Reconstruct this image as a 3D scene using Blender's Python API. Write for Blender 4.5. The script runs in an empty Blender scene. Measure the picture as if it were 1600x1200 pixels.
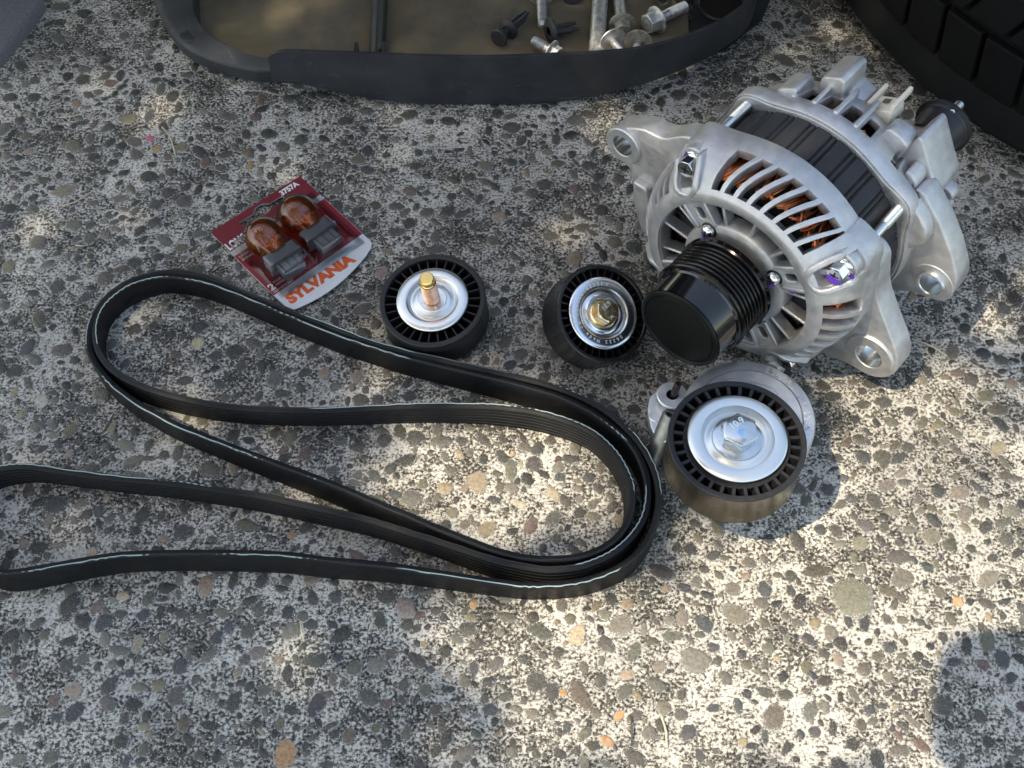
import bpy, bmesh, math, random
from mathutils import Vector, Matrix, Quaternion
random.seed(11)
sc = bpy.context.scene
COL = sc.collection
R_ = math.radians

# ------------------------------------------------------------------ camera
F_PX, PITCH, CAM_H = 2000.0, R_(57.5), 0.71
cam_d = bpy.data.cameras.new('camera'); cam = bpy.data.objects.new('camera', cam_d); COL.objects.link(cam)
cam.location = (0, 0, CAM_H); cam.rotation_euler = (math.pi/2 - PITCH, 0, 0)
cam_d.sensor_fit = 'HORIZONTAL'; cam_d.sensor_width = 36; cam_d.lens = 36*F_PX/1600
cam_d.clip_start = 0.02; cam_d.clip_end = 60
sc.camera = cam

# ------------------------------------------------------------------ sky, sun, exposure
SHX, SHY = 0.50, 0.27                      # ground shift of a shadow per unit of height
sun_vec = Vector((-SHX, -SHY, 1)).normalized()
w = bpy.data.worlds.new('World'); sc.world = w; w.use_nodes = True
nt = w.node_tree; bg = nt.nodes['Background']
sky = nt.nodes.new('ShaderNodeTexSky'); sky.sky_type = 'NISHITA'; sky.sun_disc = False
sky.sun_elevation = math.asin(sun_vec.z); sky.sun_rotation = math.atan2(sun_vec.x, sun_vec.y)
sky.air_density = 1.0; sky.dust_density = 1.6; sky.ozone_density = 1.0
nt.links.new(sky.outputs[0], bg.inputs[0]); bg.inputs[1].default_value = 0.15
sun_d = bpy.data.lights.new('sun', 'SUN'); sun = bpy.data.objects.new('sun', sun_d); COL.objects.link(sun)
sun_d.energy = 2.0; sun_d.angle = R_(0.53); sun_d.color = (1.0, 0.945, 0.86)
sun.rotation_euler = sun_vec.to_track_quat('Z', 'Y').to_euler(); sun.location = (-1, -.5, 3)
vs = sc.view_settings
vs.view_transform = 'Standard'; vs.look = 'None'; vs.gamma = 1; vs.use_curve_mapping = False; vs.exposure = 1.66
vs.use_white_balance = True; vs.white_balance_temperature = 8150; vs.white_balance_tint = 6
sc.cycles.use_denoising = True
sc.cycles.max_bounces = 8; sc.cycles.transparent_max_bounces = 12
sc.cycles.caustics_reflective = False; sc.cycles.caustics_refractive = False
sc.cycles.sample_clamp_indirect = 6

# ------------------------------------------------------------------ helpers
_D = Vector((0, math.cos(PITCH), -math.sin(PITCH))); _U = Vector((0, math.sin(PITCH), math.cos(PITCH)))
def at(px, py, z=0.0):
    """the place in the scene, at height z, that the photograph shows at a pixel"""
    d = _D + Vector((1, 0, 0))*((px-800)/F_PX) + _U*((600-py)/F_PX)
    return Vector((0, 0, CAM_H)) + d*((z-CAM_H)/d.z)

def link(o, parent=None):
    COL.objects.link(o)
    if parent is not None: o.parent = parent
    return o

def empty(name, label, cat, loc=(0, 0, 0), zaxis=None, xaxis=None, group=None):
    o = bpy.data.objects.new(name, None); link(o)
    o.empty_display_size = 0.02
    M = Matrix.Translation(Vector(loc))
    if zaxis is not None:
        z = Vector(zaxis).normalized(); x = Vector(xaxis if xaxis is not None else (1, 0, 0))
        x = (x - z*x.dot(z)).normalized(); y = z.cross(x)
        M = Matrix(((x.x, y.x, z.x, loc[0]), (x.y, y.y, z.y, loc[1]), (x.z, y.z, z.z, loc[2]), (0, 0, 0, 1)))
    o.matrix_world = M
    o['label'] = label; o['category'] = cat
    if group: o['group'] = group
    return o

MM = 0.001
def mesh(name, verts, faces, mat, parent=None, smooth=35, scale=MM, bevel=0, seg=2, solid=0, sub=0):
    me = bpy.data.meshes.new(name)
    me.from_pydata([tuple(c*scale for c in v) for v in verts], [], faces); me.update()
    bm = bmesh.new(); bm.from_mesh(me); bmesh.ops.recalc_face_normals(bm, faces=bm.faces); bm.to_mesh(me); bm.free()
    return finish(name, me, mat, parent, smooth, bevel, seg, solid, sub)

def finish(name, me, mat, parent, smooth=35, bevel=0, seg=2, solid=0, sub=0):
    me.name = name
    me.materials.clear(); me.materials.append(mat)
    if smooth:
        me.shade_smooth(); me.set_sharp_from_angle(angle=R_(smooth))
    o = bpy.data.objects.new(name, me); link(o, parent)
    if solid:
        m = o.modifiers.new('solid', 'SOLIDIFY'); m.thickness = abs(solid)*MM; m.offset = -1 if solid > 0 else 1
    if bevel:
        m = o.modifiers.new('bevel', 'BEVEL'); m.width = bevel*MM; m.segments = seg; m.limit_method = 'ANGLE'; m.angle_limit = R_(38)
        m.harden_normals = False
    if sub:
        m = o.modifiers.new('sub', 'SUBSURF'); m.levels = sub; m.render_levels = sub
    return o

def lathe_data(profile, n=64, closed=False, a0=0.0, a1=2*math.pi):
    full = abs(a1-a0-2*math.pi) < 1e-6
    cols = n if full else n+1
    vs_, fs = [], []
    for i in range(cols):
        a = a0+(a1-a0)*i/n
        for r, z in profile: vs_.append((r*math.cos(a), r*math.sin(a), z))
    k = len(profile)
    for i in range(n):
        j = (i+1) % cols
        for p in range(k if closed else k-1):
            q = (p+1) % k
            f = [i*k+p, j*k+p, j*k+q, i*k+q]
            if profile[p][0] == 0: f = [i*k+p, j*k+q, i*k+q]
            elif profile[q][0] == 0: f = [i*k+p, j*k+p, i*k+q]
            fs.append(f)
    return vs_, fs

def lathe(name, profile, mat, parent, n=64, closed=False, smooth=35, **kw):
    v, f = lathe_data(profile, n, closed)
    o = mesh(name, v, f, mat, parent, smooth, **kw)
    bm = bmesh.new(); bm.from_mesh(o.data); bmesh.ops.remove_doubles(bm, verts=bm.verts, dist=1e-7)
    bmesh.ops.recalc_face_normals(bm, faces=bm.faces); bm.to_mesh(o.data); bm.free()
    o.data.shade_smooth(); o.data.set_sharp_from_angle(angle=R_(smooth))
    return o

def circle(cx, cy, r, n=32, a0=0):
    return [(cx+r*math.cos(a0+2*math.pi*i/n), cy+r*math.sin(a0+2*math.pi*i/n)) for i in range(n)]

def rounded(pts, r, n=4):
    out = []
    k = len(pts)
    for i in range(k):
        p = Vector(pts[i]); a = Vector(pts[i-1])-p; b = Vector(pts[(i+1) % k])-p
        t = min(r, a.length*.45, b.length*.45)
        s, e = p+a.normalized()*t, p+b.normalized()*t
        for j in range(n+1):
            u = j/n
            q = s*(1-u)**2+p*2*u*(1-u)+e*u*u
            out.append((q.x, q.y))
    return out

def plate_mesh(loops, z0, z1, bevel=0.0, res=2):
    cu = bpy.data.curves.new('plate', 'CURVE'); cu.dimensions = '2D'; cu.fill_mode = 'BOTH'
    for lp in loops:
        sp = cu.splines.new('POLY'); sp.points.add(len(lp)-1)
        for p, q in zip(sp.points, lp): p.co = (q[0]*MM, q[1]*MM, 0, 1)
        sp.use_cyclic_u = True
    cu.extrude = max(1e-6, ((z1-z0)/2-bevel)*MM); cu.bevel_depth = bevel*MM; cu.bevel_resolution = res; cu.offset = -bevel*MM
    ob = bpy.data.objects.new('plate', cu)
    me = bpy.data.meshes.new_from_object(ob)
    bpy.data.objects.remove(ob); bpy.data.curves.remove(cu)
    me.transform(Matrix.Translation((0, 0, (z0+z1)/2*MM)))
    bm = bmesh.new(); bm.from_mesh(me); bmesh.ops.remove_doubles(bm, verts=bm.verts, dist=1e-6); bm.to_mesh(me); bm.free()
    return me

def plate(name, loops, z0, z1, mat, parent, bevel=0.0, smooth=30):
    return finish(name, plate_mesh(loops, z0, z1, bevel), mat, parent, smooth)

def text_mesh(txt, size, depth=0.05, bold=0.0, shear=0.0, align='LEFT', spacing=1.0, xs=1.0):
    cu = bpy.data.curves.new('txt', 'FONT'); cu.body = txt; cu.size = size*MM; cu.extrude = depth*MM; cu.offset = bold*MM
    cu.shear = shear; cu.align_x = align; cu.space_character = spacing; cu.resolution_u = 3
    ob = bpy.data.objects.new('txt', cu); me = bpy.data.meshes.new_from_object(ob)
    bpy.data.objects.remove(ob); bpy.data.curves.remove(cu)
    if xs != 1: me.transform(Matrix.Diagonal((xs, 1, 1, 1)))
    return me

def text(name, txt, size, x, y, z, mat, parent, rot=0, **kw):
    me = text_mesh(txt, size, **kw)
    me.transform(Matrix.Translation((x*MM, y*MM, z*MM)) @ Matrix.Rotation(R_(rot), 4, 'Z'))
    return finish(name, me, mat, parent, 0)

def ring_text(name, txt, size, r, a_start, z, mat, parent, step, inward=False, depth=.05, bold=0):
    bm = bmesh.new(); a = a_start
    for ch in txt:
        if ch != ' ':
            me = text_mesh(ch, size, depth=depth, bold=bold, align='CENTER')
            rot = a+90 if inward else a-90
            me.transform(Matrix.Translation((r*MM*math.cos(R_(a)), r*MM*math.sin(R_(a)), z*MM)) @ Matrix.Rotation(R_(rot), 4, 'Z'))
            bm.from_mesh(me); bpy.data.meshes.remove(me)
        a += step if inward else -step
    me = bpy.data.meshes.new(name); bm.to_mesh(me); bm.free()
    return finish(name, me, mat, parent, 0)

def box_data(x0, x1, y0, y1, z0, z1):
    v = [(x, y, z) for z in (z0, z1) for y in (y0, y1) for x in (x0, x1)]
    return v, [(0, 2, 3, 1), (4, 5, 7, 6), (0, 1, 5, 4), (2, 6, 7, 3), (0, 4, 6, 2), (1, 3, 7, 5)]

def box(name, b, mat, parent, bevel=.4, rotz=0, off=(0, 0, 0), smooth=35):
    v, f = box_data(*b)
    c, s = math.cos(rotz), math.sin(rotz)
    v = [(x*c-y*s+off[0], x*s+y*c+off[1], z+off[2]) for x, y, z in v]
    return mesh(name, v, f, mat, parent, smooth, bevel=bevel)

def tube_data(path, rad, n=8, cap=True, flat=1.0):
    vs_, fs = [], []
    path = [Vector(p) for p in path]; k = len(path)
    up = Vector((0, 0, 1))
    for i, p in enumerate(path):
        t = (path[min(i+1, k-1)]-path[max(i-1, 0)]).normalized()
        if abs(t.dot(up)) > .95: up2 = Vector((1, 0, 0))
        else: up2 = up
        a = t.cross(up2).normalized(); b = a.cross(t)
        r = rad[i] if isinstance(rad, (list, tuple)) else rad
        for j in range(n):
            g = 2*math.pi*j/n
            vs_.append(tuple(p+a*r*math.cos(g)+b*r*flat*math.sin(g)))
    for i in range(k-1):
        for j in range(n):
            j2 = (j+1) % n
            fs.append((i*n+j, i*n+j2, (i+1)*n+j2, (i+1)*n+j))
    if cap: fs += [tuple(range(n)), tuple(range((k-1)*n, k*n))]
    return vs_, fs

def join(parts):
    V, Fs = [], []
    for v, f in parts:
        o = len(V); V += list(v); Fs += [tuple(i+o for i in q) for q in f]
    return V, Fs

def catmull(pts, n=6, closed=True):
    out = []; k = len(pts)
    for i in range(k if closed else k-1):
        p0, p1, p2, p3 = (Vector(pts[(i+d) % k]) if closed else Vector(pts[max(0, min(k-1, i+d))]) for d in (-1, 0, 1, 2))
        for j in range(n):
            t = j/n
            out.append(.5*((2*p1)+(p2-p0)*t+(2*p0-5*p1+4*p2-p3)*t*t+(3*p1-p0-3*p2+p3)*t**3))
    if not closed: out.append(Vector(pts[-1]))
    return out

# ------------------------------------------------------------------ materials
def mat(name, col, rough=.5, metal=0.0, noise=0.0, nscale=300, bump=0.0, bscale=900, spec=.5, coat=0, trans=0, ior=1.45, rvar=0.0, detail=4):
    m = bpy.data.materials.new(name); m.use_nodes = True; n = m.node_tree; p = n.nodes['Principled BSDF']
    p.inputs['Base Color'].default_value = (*col, 1); p.inputs['Roughness'].default_value = rough
    p.inputs['Metallic'].default_value = metal; p.inputs['Specular IOR Level'].default_value = spec
    p.inputs['IOR'].default_value = ior
    if coat: p.inputs['Coat Weight'].default_value = coat; p.inputs['Coat Roughness'].default_value = .06
    if trans: p.inputs['Transmission Weight'].default_value = trans
    tc = n.nodes.new('ShaderNodeTexCoord')
    if noise or rvar:
        t = n.nodes.new('ShaderNodeTexNoise'); t.inputs['Scale'].default_value = nscale; t.inputs['Detail'].default_value = detail
        n.links.new(tc.outputs['Object'], t.inputs['Vector'])
        if noise:
            mx = n.nodes.new('ShaderNodeMix'); mx.data_type = 'RGBA'
            mr = n.nodes.new('ShaderNodeMapRange'); mr.inputs[1].default_value = .3; mr.inputs[2].default_value = .7
            n.links.new(t.outputs['Fac'], mr.inputs[0]); n.links.new(mr.outputs[0], mx.inputs[0])
            mx.inputs[6].default_value = (*[c*(1-noise) for c in col], 1); mx.inputs[7].default_value = (*[min(1, c*(1+noise)) for c in col], 1)
            n.links.new(mx.outputs[2], p.inputs['Base Color'])
        if rvar:
            mr2 = n.nodes.new('ShaderNodeMapRange'); mr2.inputs[1].default_value = .3; mr2.inputs[2].default_value = .7
            mr2.inputs[3].default_value = max(0.02, rough-rvar); mr2.inputs[4].default_value = rough+rvar
            n.links.new(t.outputs['Fac'], mr2.inputs[0]); n.links.new(mr2.outputs[0], p.inputs['Roughness'])
    if bump:
        t2 = n.nodes.new('ShaderNodeTexNoise'); t2.inputs['Scale'].default_value = bscale; t2.inputs['Detail'].default_value = 3
        n.links.new(tc.outputs['Object'], t2.inputs['Vector'])
        b = n.nodes.new('ShaderNodeBump'); b.inputs['Strength'].default_value = bump; b.inputs['Distance'].default_value = .0004
        n.links.new(t2.outputs['Fac'], b.inputs['Height']); n.links.new(b.outputs[0], p.inputs['Normal'])
    return m

ALU = mat('cast_aluminium', (.58, .58, .595), .48, .90, noise=.10, nscale=160, bump=.8, bscale=1500, rvar=.07)
ALU2 = mat('tensioner_casting', (.68, .69, .72), .46, .90, noise=.10, nscale=120, bump=.4, bscale=1300, rvar=.08)
BORE = mat('machined_bore', (.70, .69, .66), .26, 1, noise=.08, nscale=900)
GLOSS = mat('gloss_black_steel', (.006, .006, .007), .07, 0, spec=.6, coat=.3, rvar=.02, nscale=60)
RIBBLK = mat('ribbed_black_steel', (.004, .004, .0045), .17, 0, spec=.5)
CAPM = mat('black_cap_plastic', (.006, .0075, .0075), .36, bump=.1, spec=.22)
PLAS = mat('black_pulley_plastic', (.016, .016, .018), .46, spec=.4, noise=.15, bump=.15, rvar=.08)
PLASG = mat('smooth_pulley_plastic', (.012, .012, .013), .27, rvar=.05, nscale=80)
STEELG = mat('warm_pulley_wall', (.10, .085, .065), .22, .65, noise=.3, nscale=90, rvar=.08)  # brown tint stands for warm ground reflected in the dark wall
ZINC = mat('zinc_plate', (.74, .77, .78), .33, 1, noise=.02, nscale=60, rvar=.02)
ZINC2 = mat('bright_zinc_plate', (.70, .74, .80), .22, 1, noise=.02, nscale=60, rvar=.02)
YZINC = mat('yellow_zinc', (.82, .55, .20), .27, 1, noise=.18, nscale=200)
PZINC = mat('iridescent_thread', (.84, .47, .31), .32, 1, noise=.2, nscale=220)
BOLTZ = mat('bolt_zinc', (.62, .66, .68), .20, 1, noise=.06, nscale=300, rvar=.06)
BZINC = mat('bronze_zinc', (.80, .62, .36), .24, 1, noise=.2, nscale=260, rvar=.08)
CHROME = mat('bright_screw', (.82, .83, .84), .12, 1)
COPPER = mat('copper_wire', (.90, .24, .08), .30, .70, noise=.3, nscale=250)
DARK = mat('interior_shade', (.008, .006, .005), .7)  # near-black colour standing for the shade inside holes and openings
FAN = mat('grey_fan_steel', (.075, .078, .088), .42, .4, noise=.1)
LAM = mat('stator_laminations', (.040, .041, .046), .40, .45, noise=.22, nscale=70, rvar=.1)
BEIGE = mat('ivory_plastic', (.72, .66, .55), .45)
PURPLE = mat('purple_marker_paint', (.10, .035, .42), .38)
BLUEP = mat('blue_marker_paint', (.18, .42, .75), .4)
STAMP = mat('stamped_lettering', (.88, .90, .92), .35, .5)
INK = mat('dark_stamp', (.10, .09, .07), .5, .5)
BELT = mat('belt_rubber', (.009, .0095, .011), .50, spec=.25, noise=.25, nscale=300, bump=.25, bscale=2500, rvar=.08)
TYRE = mat('tyre_rubber', (.0045, .0045, .0050), .75, spec=.2, noise=.25, nscale=60, bump=.3, bscale=700)
TRAYM = mat('grey_tray_plastic', (.024, .026, .031), .48, noise=.22, nscale=45, bump=.35, bscale=600, rvar=.1)
CLIPM = mat('clip_plastic', (.040, .040, .046), .5, noise=.2, nscale=200, bump=.2)
OLDZ = mat('dulled_zinc', (.74, .74, .72), .42, .75, noise=.25, nscale=230, rvar=.1, bump=.3)
OLDD = mat('dirty_zinc', (.46, .44, .38), .5, .65, noise=.35, nscale=260, bump=.4)
PANEL = mat('grey_textured_panel', (.135, .138, .142), .7, noise=.28, nscale=700, bump=.7, bscale=1200)
RED = mat('maroon_card', (.19, .028, .038), .30, spec=.5, noise=.08, nscale=40)
RED2 = mat('crimson_card', (.30, .030, .044), .30, spec=.5, noise=.12, nscale=25)
WHITE = mat('white_card', (.74, .76, .78), .35)
GREYC = mat('silver_card_band', (.50, .48, .48), .35)
ORANGE = mat('orange_print', (.80, .13, .035), .4)
WHITEP = mat('white_print', (.82, .80, .80), .4)
BLACKP = mat('black_print', (.03, .015, .018), .4)
BULBB = mat('bulb_base_plastic', (.20, .205, .22), .32, .2, noise=.1)
AMBER = mat('amber_glass', (1.0, .38, .12), .015, trans=.80, ior=1.45, coat=.5)
PETAL = mat('pink_petal', (.50, .14, .24), .6)
STRAW = mat('dry_grass', (.50, .45, .32), .6, noise=.2)
LEAF = mat('green_leaf', (.06, .11, .03), .5)

def clear_plastic():
    m = bpy.data.materials.new('clear_blister'); m.use_nodes = True; n = m.node_tree
    for x in list(n.nodes): n.nodes.remove(x)
    o = n.nodes.new('ShaderNodeOutputMaterial'); mx = n.nodes.new('ShaderNodeMixShader')
    t = n.nodes.new('ShaderNodeBsdfTransparent'); t.inputs[0].default_value = (.97, .97, .97, 1)
    g = n.nodes.new('ShaderNodeBsdfGlossy'); g.inputs['Roughness'].default_value = .07
    f = n.nodes.new('ShaderNodeFresnel'); f.inputs[0].default_value = 1.55
    n.links.new(f.outputs[0], mx.inputs[0]); n.links.new(t.outputs[0], mx.inputs[1]); n.links.new(g.outputs[0], mx.inputs[2])
    n.links.new(mx.outputs[0], o.inputs[0]); return m
BLISTER = clear_plastic()
def amber_glass():
    m = clear_plastic(); m.name = 'amber_glass'; n = m.node_tree; mx = [x for x in n.nodes if x.type == 'MIX_SHADER'][0]
    t = [x for x in n.nodes if x.type == 'BSDF_TRANSPARENT'][0]; t.inputs[0].default_value = (1.0, .50, .22, 1)
    d = n.nodes.new('ShaderNodeBsdfTranslucent'); d.inputs[0].default_value = (1.0, .22, .04, 1)
    d2 = n.nodes.new('ShaderNodeBsdfDiffuse'); d2.inputs[0].default_value = (.95, .26, .06, 1)
    a = n.nodes.new('ShaderNodeMixShader'); a.inputs[0].default_value = .5; n.links.new(d.outputs[0], a.inputs[1]); n.links.new(d2.outputs[0], a.inputs[2])
    b = n.nodes.new('ShaderNodeMixShader'); b.inputs[0].default_value = .30; n.links.new(t.outputs[0], b.inputs[1]); n.links.new(a.outputs[0], b.inputs[2])
    n.links.new(b.outputs[0], mx.inputs[1]); return m
AMBER = amber_glass()

def thread_mat():
    m = mat('white_edge_cord', (.62, .74, .74), .6); n = m.node_tree; p = n.nodes['Principled BSDF']
    at_ = n.nodes.new('ShaderNodeAttribute'); at_.attribute_name = 'along'
    s = n.nodes.new('ShaderNodeMath'); s.operation = 'MULTIPLY'; s.inputs[1].default_value = 2*math.pi/.0045
    s2 = n.nodes.new('ShaderNodeMath'); s2.operation = 'SINE'
    nz = n.nodes.new('ShaderNodeTexNoise'); nz.inputs['Scale'].default_value = 14; nz.inputs['Detail'].default_value = 2
    tc = n.nodes.new('ShaderNodeTexCoord'); n.links.new(tc.outputs['Object'], nz.inputs['Vector'])
    ad = n.nodes.new('ShaderNodeMath'); ad.operation = 'MULTIPLY_ADD'; ad.inputs[1].default_value = .35
    vi = n.nodes.new('ShaderNodeAttribute'); vi.attribute_name = 'shown'
    mr0 = n.nodes.new('ShaderNodeMapRange'); mr0.inputs[1].default_value = .38; mr0.inputs[2].default_value = .52; mr0.inputs[3].default_value = -.6; mr0.inputs[4].default_value = 1.0
    n.links.new(nz.outputs['Fac'], mr0.inputs[0])
    n.links.new(at_.outputs['Fac'], s.inputs[0]); n.links.new(s.outputs[0], s2.inputs[0]); n.links.new(s2.outputs[0], ad.inputs[0]); n.links.new(mr0.outputs[0], ad.inputs[2])
    mr = n.nodes.new('ShaderNodeMapRange'); mr.inputs[1].default_value = -.15; mr.inputs[2].default_value = .35
    n.links.new(ad.outputs[0], mr.inputs[0])
    vm = n.nodes.new('ShaderNodeMath'); vm.operation = 'MULTIPLY'; n.links.new(mr.outputs[0], vm.inputs[0]); n.links.new(vi.outputs['Fac'], vm.inputs[1])
    mx = n.nodes.new('ShaderNodeMix'); mx.data_type = 'RGBA'; mx.inputs[6].default_value = (.016, .017, .018, 1); mx.inputs[7].default_value = (.30, .385, .39, 1)
    n.links.new(vm.outputs[0], mx.inputs[0]); n.links.new(mx.outputs[2], p.inputs['Base Color'])
    return m
CORD = thread_mat()

def tray_floor_mat():
    m = mat('dusty_tray_floor', (.10, .075, .045), .72, bump=.5, bscale=500); n = m.node_tree; p = n.nodes['Principled BSDF']
    tc = n.nodes.new('ShaderNodeTexCoord'); t = n.nodes.new('ShaderNodeTexNoise'); t.inputs['Scale'].default_value = 14; t.inputs['Detail'].default_value = 7; t.inputs['Roughness'].default_value = .65
    n.links.new(tc.outputs['Object'], t.inputs['Vector'])
    r = n.nodes.new('ShaderNodeValToRGB'); e = r.color_ramp.elements
    e[0].position = .30; e[0].color = (.080, .076, .067, 1); e[1].position = .68; e[1].color = (.24, .19, .118, 1)
    x = e.new(.5); x.color = (.165, .138, .093, 1)
    n.links.new(t.outputs['Fac'], r.inputs[0]); n.links.new(r.outputs[0], p.inputs['Base Color'])
    return m
TRAYF = tray_floor_mat()
def scuff(m, col, lo, hi, sx, sy, sz):
    n = m.node_tree; p = n.nodes['Principled BSDF']; src = p.inputs['Base Color'].links[0].from_socket
    tc = n.nodes.new('ShaderNodeTexCoord'); mp = n.nodes.new('ShaderNodeMapping'); mp.inputs['Scale'].default_value = (sx, sy, sz)
    t = n.nodes.new('ShaderNodeTexNoise'); t.inputs['Scale'].default_value = 1; t.inputs['Detail'].default_value = 8; t.inputs['Roughness'].default_value = .75; t.inputs['Distortion'].default_value = 1.2
    n.links.new(tc.outputs['Object'], mp.inputs[0]); n.links.new(mp.outputs[0], t.inputs['Vector'])
    mr = n.nodes.new('ShaderNodeMapRange'); mr.inputs[1].default_value = lo; mr.inputs[2].default_value = hi; n.links.new(t.outputs['Fac'], mr.inputs[0])
    mx = n.nodes.new('ShaderNodeMix'); mx.data_type = 'RGBA'; mx.inputs[7].default_value = (*col, 1)
    n.links.new(mr.outputs[0], mx.inputs[0]); n.links.new(src, mx.inputs[6]); n.links.new(mx.outputs[2], p.inputs['Base Color'])
scuff(TRAYM, (.085, .088, .092), .57, .80, 60, 60, 160)
scuff(BELT, (.040, .040, .040), .60, .85, 40, 40, 200)
scuff(ALU, (.42, .41, .40), .60, .78, 26, 26, 26)

def stone_mat(name, per_object):
    m = bpy.data.materials.new(name); m.use_nodes = True; n = m.node_tree; p = n.nodes['Principled BSDF']
    if per_object:
        oi = n.nodes.new('ShaderNodeObjectInfo'); base = oi.outputs['Color']
    else:
        a_ = n.nodes.new('ShaderNodeAttribute'); a_.attribute_name = 'tint'; base = a_.outputs['Color']
    g = n.nodes.new('ShaderNodeNewGeometry')
    t = n.nodes.new('ShaderNodeTexNoise'); t.inputs['Scale'].default_value = 520; t.inputs['Detail'].default_value = 6; t.inputs['Roughness'].default_value = .7
    n.links.new(g.outputs['Position'], t.inputs['Vector'])
    t3 = n.nodes.new('ShaderNodeTexNoise'); t3.inputs['Scale'].default_value = 1500; t3.inputs['Detail'].default_value = 2
    n.links.new(g.outputs['Position'], t3.inputs['Vector'])
    mr = n.nodes.new('ShaderNodeMapRange'); mr.inputs[1].default_value = .25; mr.inputs[2].default_value = .75; mr.inputs[3].default_value = .45; mr.inputs[4].default_value = 1.55
    n.links.new(t.outputs['Fac'], mr.inputs[0])
    mx = n.nodes.new('ShaderNodeVectorMath'); mx.operation = 'SCALE'
    n.links.new(base, mx.inputs[0]); n.links.new(mr.outputs[0], mx.inputs['Scale'])
    # pale cement film left on the stones
    mr2 = n.nodes.new('ShaderNodeMapRange'); mr2.inputs[1].default_value = .56; mr2.inputs[2].default_value = .70; mr2.inputs[4].default_value = .65
    n.links.new(t3.outputs['Fac'], mr2.inputs[0])
    m2 = n.nodes.new('ShaderNodeMix'); m2.data_type = 'RGBA'; m2.inputs[7].default_value = (.24, .23, .21, 1)
    n.links.new(mr2.outputs[0], m2.inputs[0]); n.links.new(mx.outputs[0], m2.inputs[6])
    # cement creeping over the rim of each stone
    ra = n.nodes.new('ShaderNodeAttribute'); ra.attribute_name = 'rim'
    t4 = n.nodes.new('ShaderNodeTexNoise'); t4.inputs['Scale'].default_value = 480; t4.inputs['Detail'].default_value = 3; t4.inputs['Roughness'].default_value = .7
    n.links.new(g.outputs['Position'], t4.inputs['Vector'])
    sm_ = n.nodes.new('ShaderNodeMath'); sm_.operation = 'MULTIPLY_ADD'; sm_.inputs[1].default_value = 2.3
    n.links.new(t4.outputs['Fac'], sm_.inputs[0]); n.links.new(ra.outputs['Fac'], sm_.inputs[2])
    mr4 = n.nodes.new('ShaderNodeMapRange'); mr4.inputs[1].default_value = 1.70; mr4.inputs[2].default_value = 1.92
    n.links.new(sm_.outputs[0], mr4.inputs[0])
    cr = n.nodes.new('ShaderNodeValToRGB'); cr.color_ramp.elements[0].position = .42; cr.color_ramp.elements[0].color = (.06, .057, .052, 1); cr.color_ramp.elements[1].position = .60; cr.color_ramp.elements[1].color = (.45, .44, .41, 1)
    n.links.new(t3.outputs['Fac'], cr.inputs[0])
    m3 = n.nodes.new('ShaderNodeMix'); m3.data_type = 'RGBA'
    n.links.new(mr4.outputs[0], m3.inputs[0]); n.links.new(m2.outputs[2], m3.inputs[6]); n.links.new(cr.outputs[0], m3.inputs[7])
    n.links.new(m3.outputs[2], p.inputs['Base Color'])
    p.inputs['Roughness'].default_value = .52; p.inputs['Specular IOR Level'].default_value = .5
    b = n.nodes.new('ShaderNodeBump'); b.inputs['Strength'].default_value = .8; b.inputs['Distance'].default_value = .0010
    n.links.new(t.outputs['Fac'], b.inputs['Height']); n.links.new(b.outputs[0], p.inputs['Normal'])
    return m
STONE_O = stone_mat('aggregate_stone', True); STONE_A = stone_mat('aggregate_fines', False)

def cement_mat():
    m = bpy.data.materials.new('exposed_cement'); m.use_nodes = True; n = m.node_tree; p = n.nodes['Principled BSDF']
    g = n.nodes.new('ShaderNodeNewGeometry'); pos = g.outputs['Position']
    def noise(s, d, r=.6):
        t = n.nodes.new('ShaderNodeTexNoise'); t.inputs['Scale'].default_value = s; t.inputs['Detail'].default_value = d; t.inputs['Roughness'].default_value = r
        n.links.new(pos, t.inputs['Vector']); return t.outputs['Fac']
    f1 = noise(520, 3, .68); f2 = noise(120, 4, .65); f3 = noise(20, 5, .62)
    def math_(op, a, b, c=None):
        x = n.nodes.new('ShaderNodeMath'); x.operation = op
        for i, v in enumerate((a, b, c)):
            if v is None: continue
            if isinstance(v, (int, float)): x.inputs[i].default_value = v
            else: n.links.new(v, x.inputs[i])
        return x.outputs[0]
    # sand grains and pits, thinned or thickened in patches
    v = math_('MULTIPLY_ADD', f2, .42, f1); v = math_('MULTIPLY_ADD', f3, .55, v); v = math_('ADD', v, -.485)
    r = n.nodes.new('ShaderNodeValToRGB'); e = r.color_ramp.elements
    e[0].position = .33; e[0].color = (.040, .038, .036, 1); e[1].position = .74; e[1].color = (.80, .79, .765, 1)
    for ps, c in ((.425, (.105, .101, .094)), (.485, (.27, .262, .245)), (.55, (.58, .57, .545))):
        x = e.new(ps); x.color = (*c, 1)
    n.links.new(v, r.inputs[0])
    f4 = noise(9, 4, .6)
    hue = n.nodes.new('ShaderNodeMix'); hue.data_type = 'RGBA'; hue.blend_type = 'MULTIPLY'; hue.inputs[0].default_value = 1
    hr = n.nodes.new('ShaderNodeValToRGB'); hr.color_ramp.elements[0].position = .32; hr.color_ramp.elements[0].color = (.62, .605, .59, 1)
    hr.color_ramp.elements[1].position = .65; hr.color_ramp.elements[1].color = (1.0, .965, .91, 1)
    n.links.new(f4, hr.inputs[0]); n.links.new(r.outputs[0], hue.inputs[6]); n.links.new(hr.outputs[0], hue.inputs[7])
    n.links.new(hue.outputs[2], p.inputs['Base Color'])
    p.inputs['Roughness'].default_value = .88; p.inputs['Specular IOR Level'].default_value = .25
    b = n.nodes.new('ShaderNodeBump'); b.inputs['Strength'].default_value = 1.0; b.inputs['Distance'].default_value = .0014
    n.links.new(v, b.inputs['Height']); n.links.new(b.outputs[0], p.inputs['Normal'])
    return m
CEMENT = cement_mat()
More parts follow.
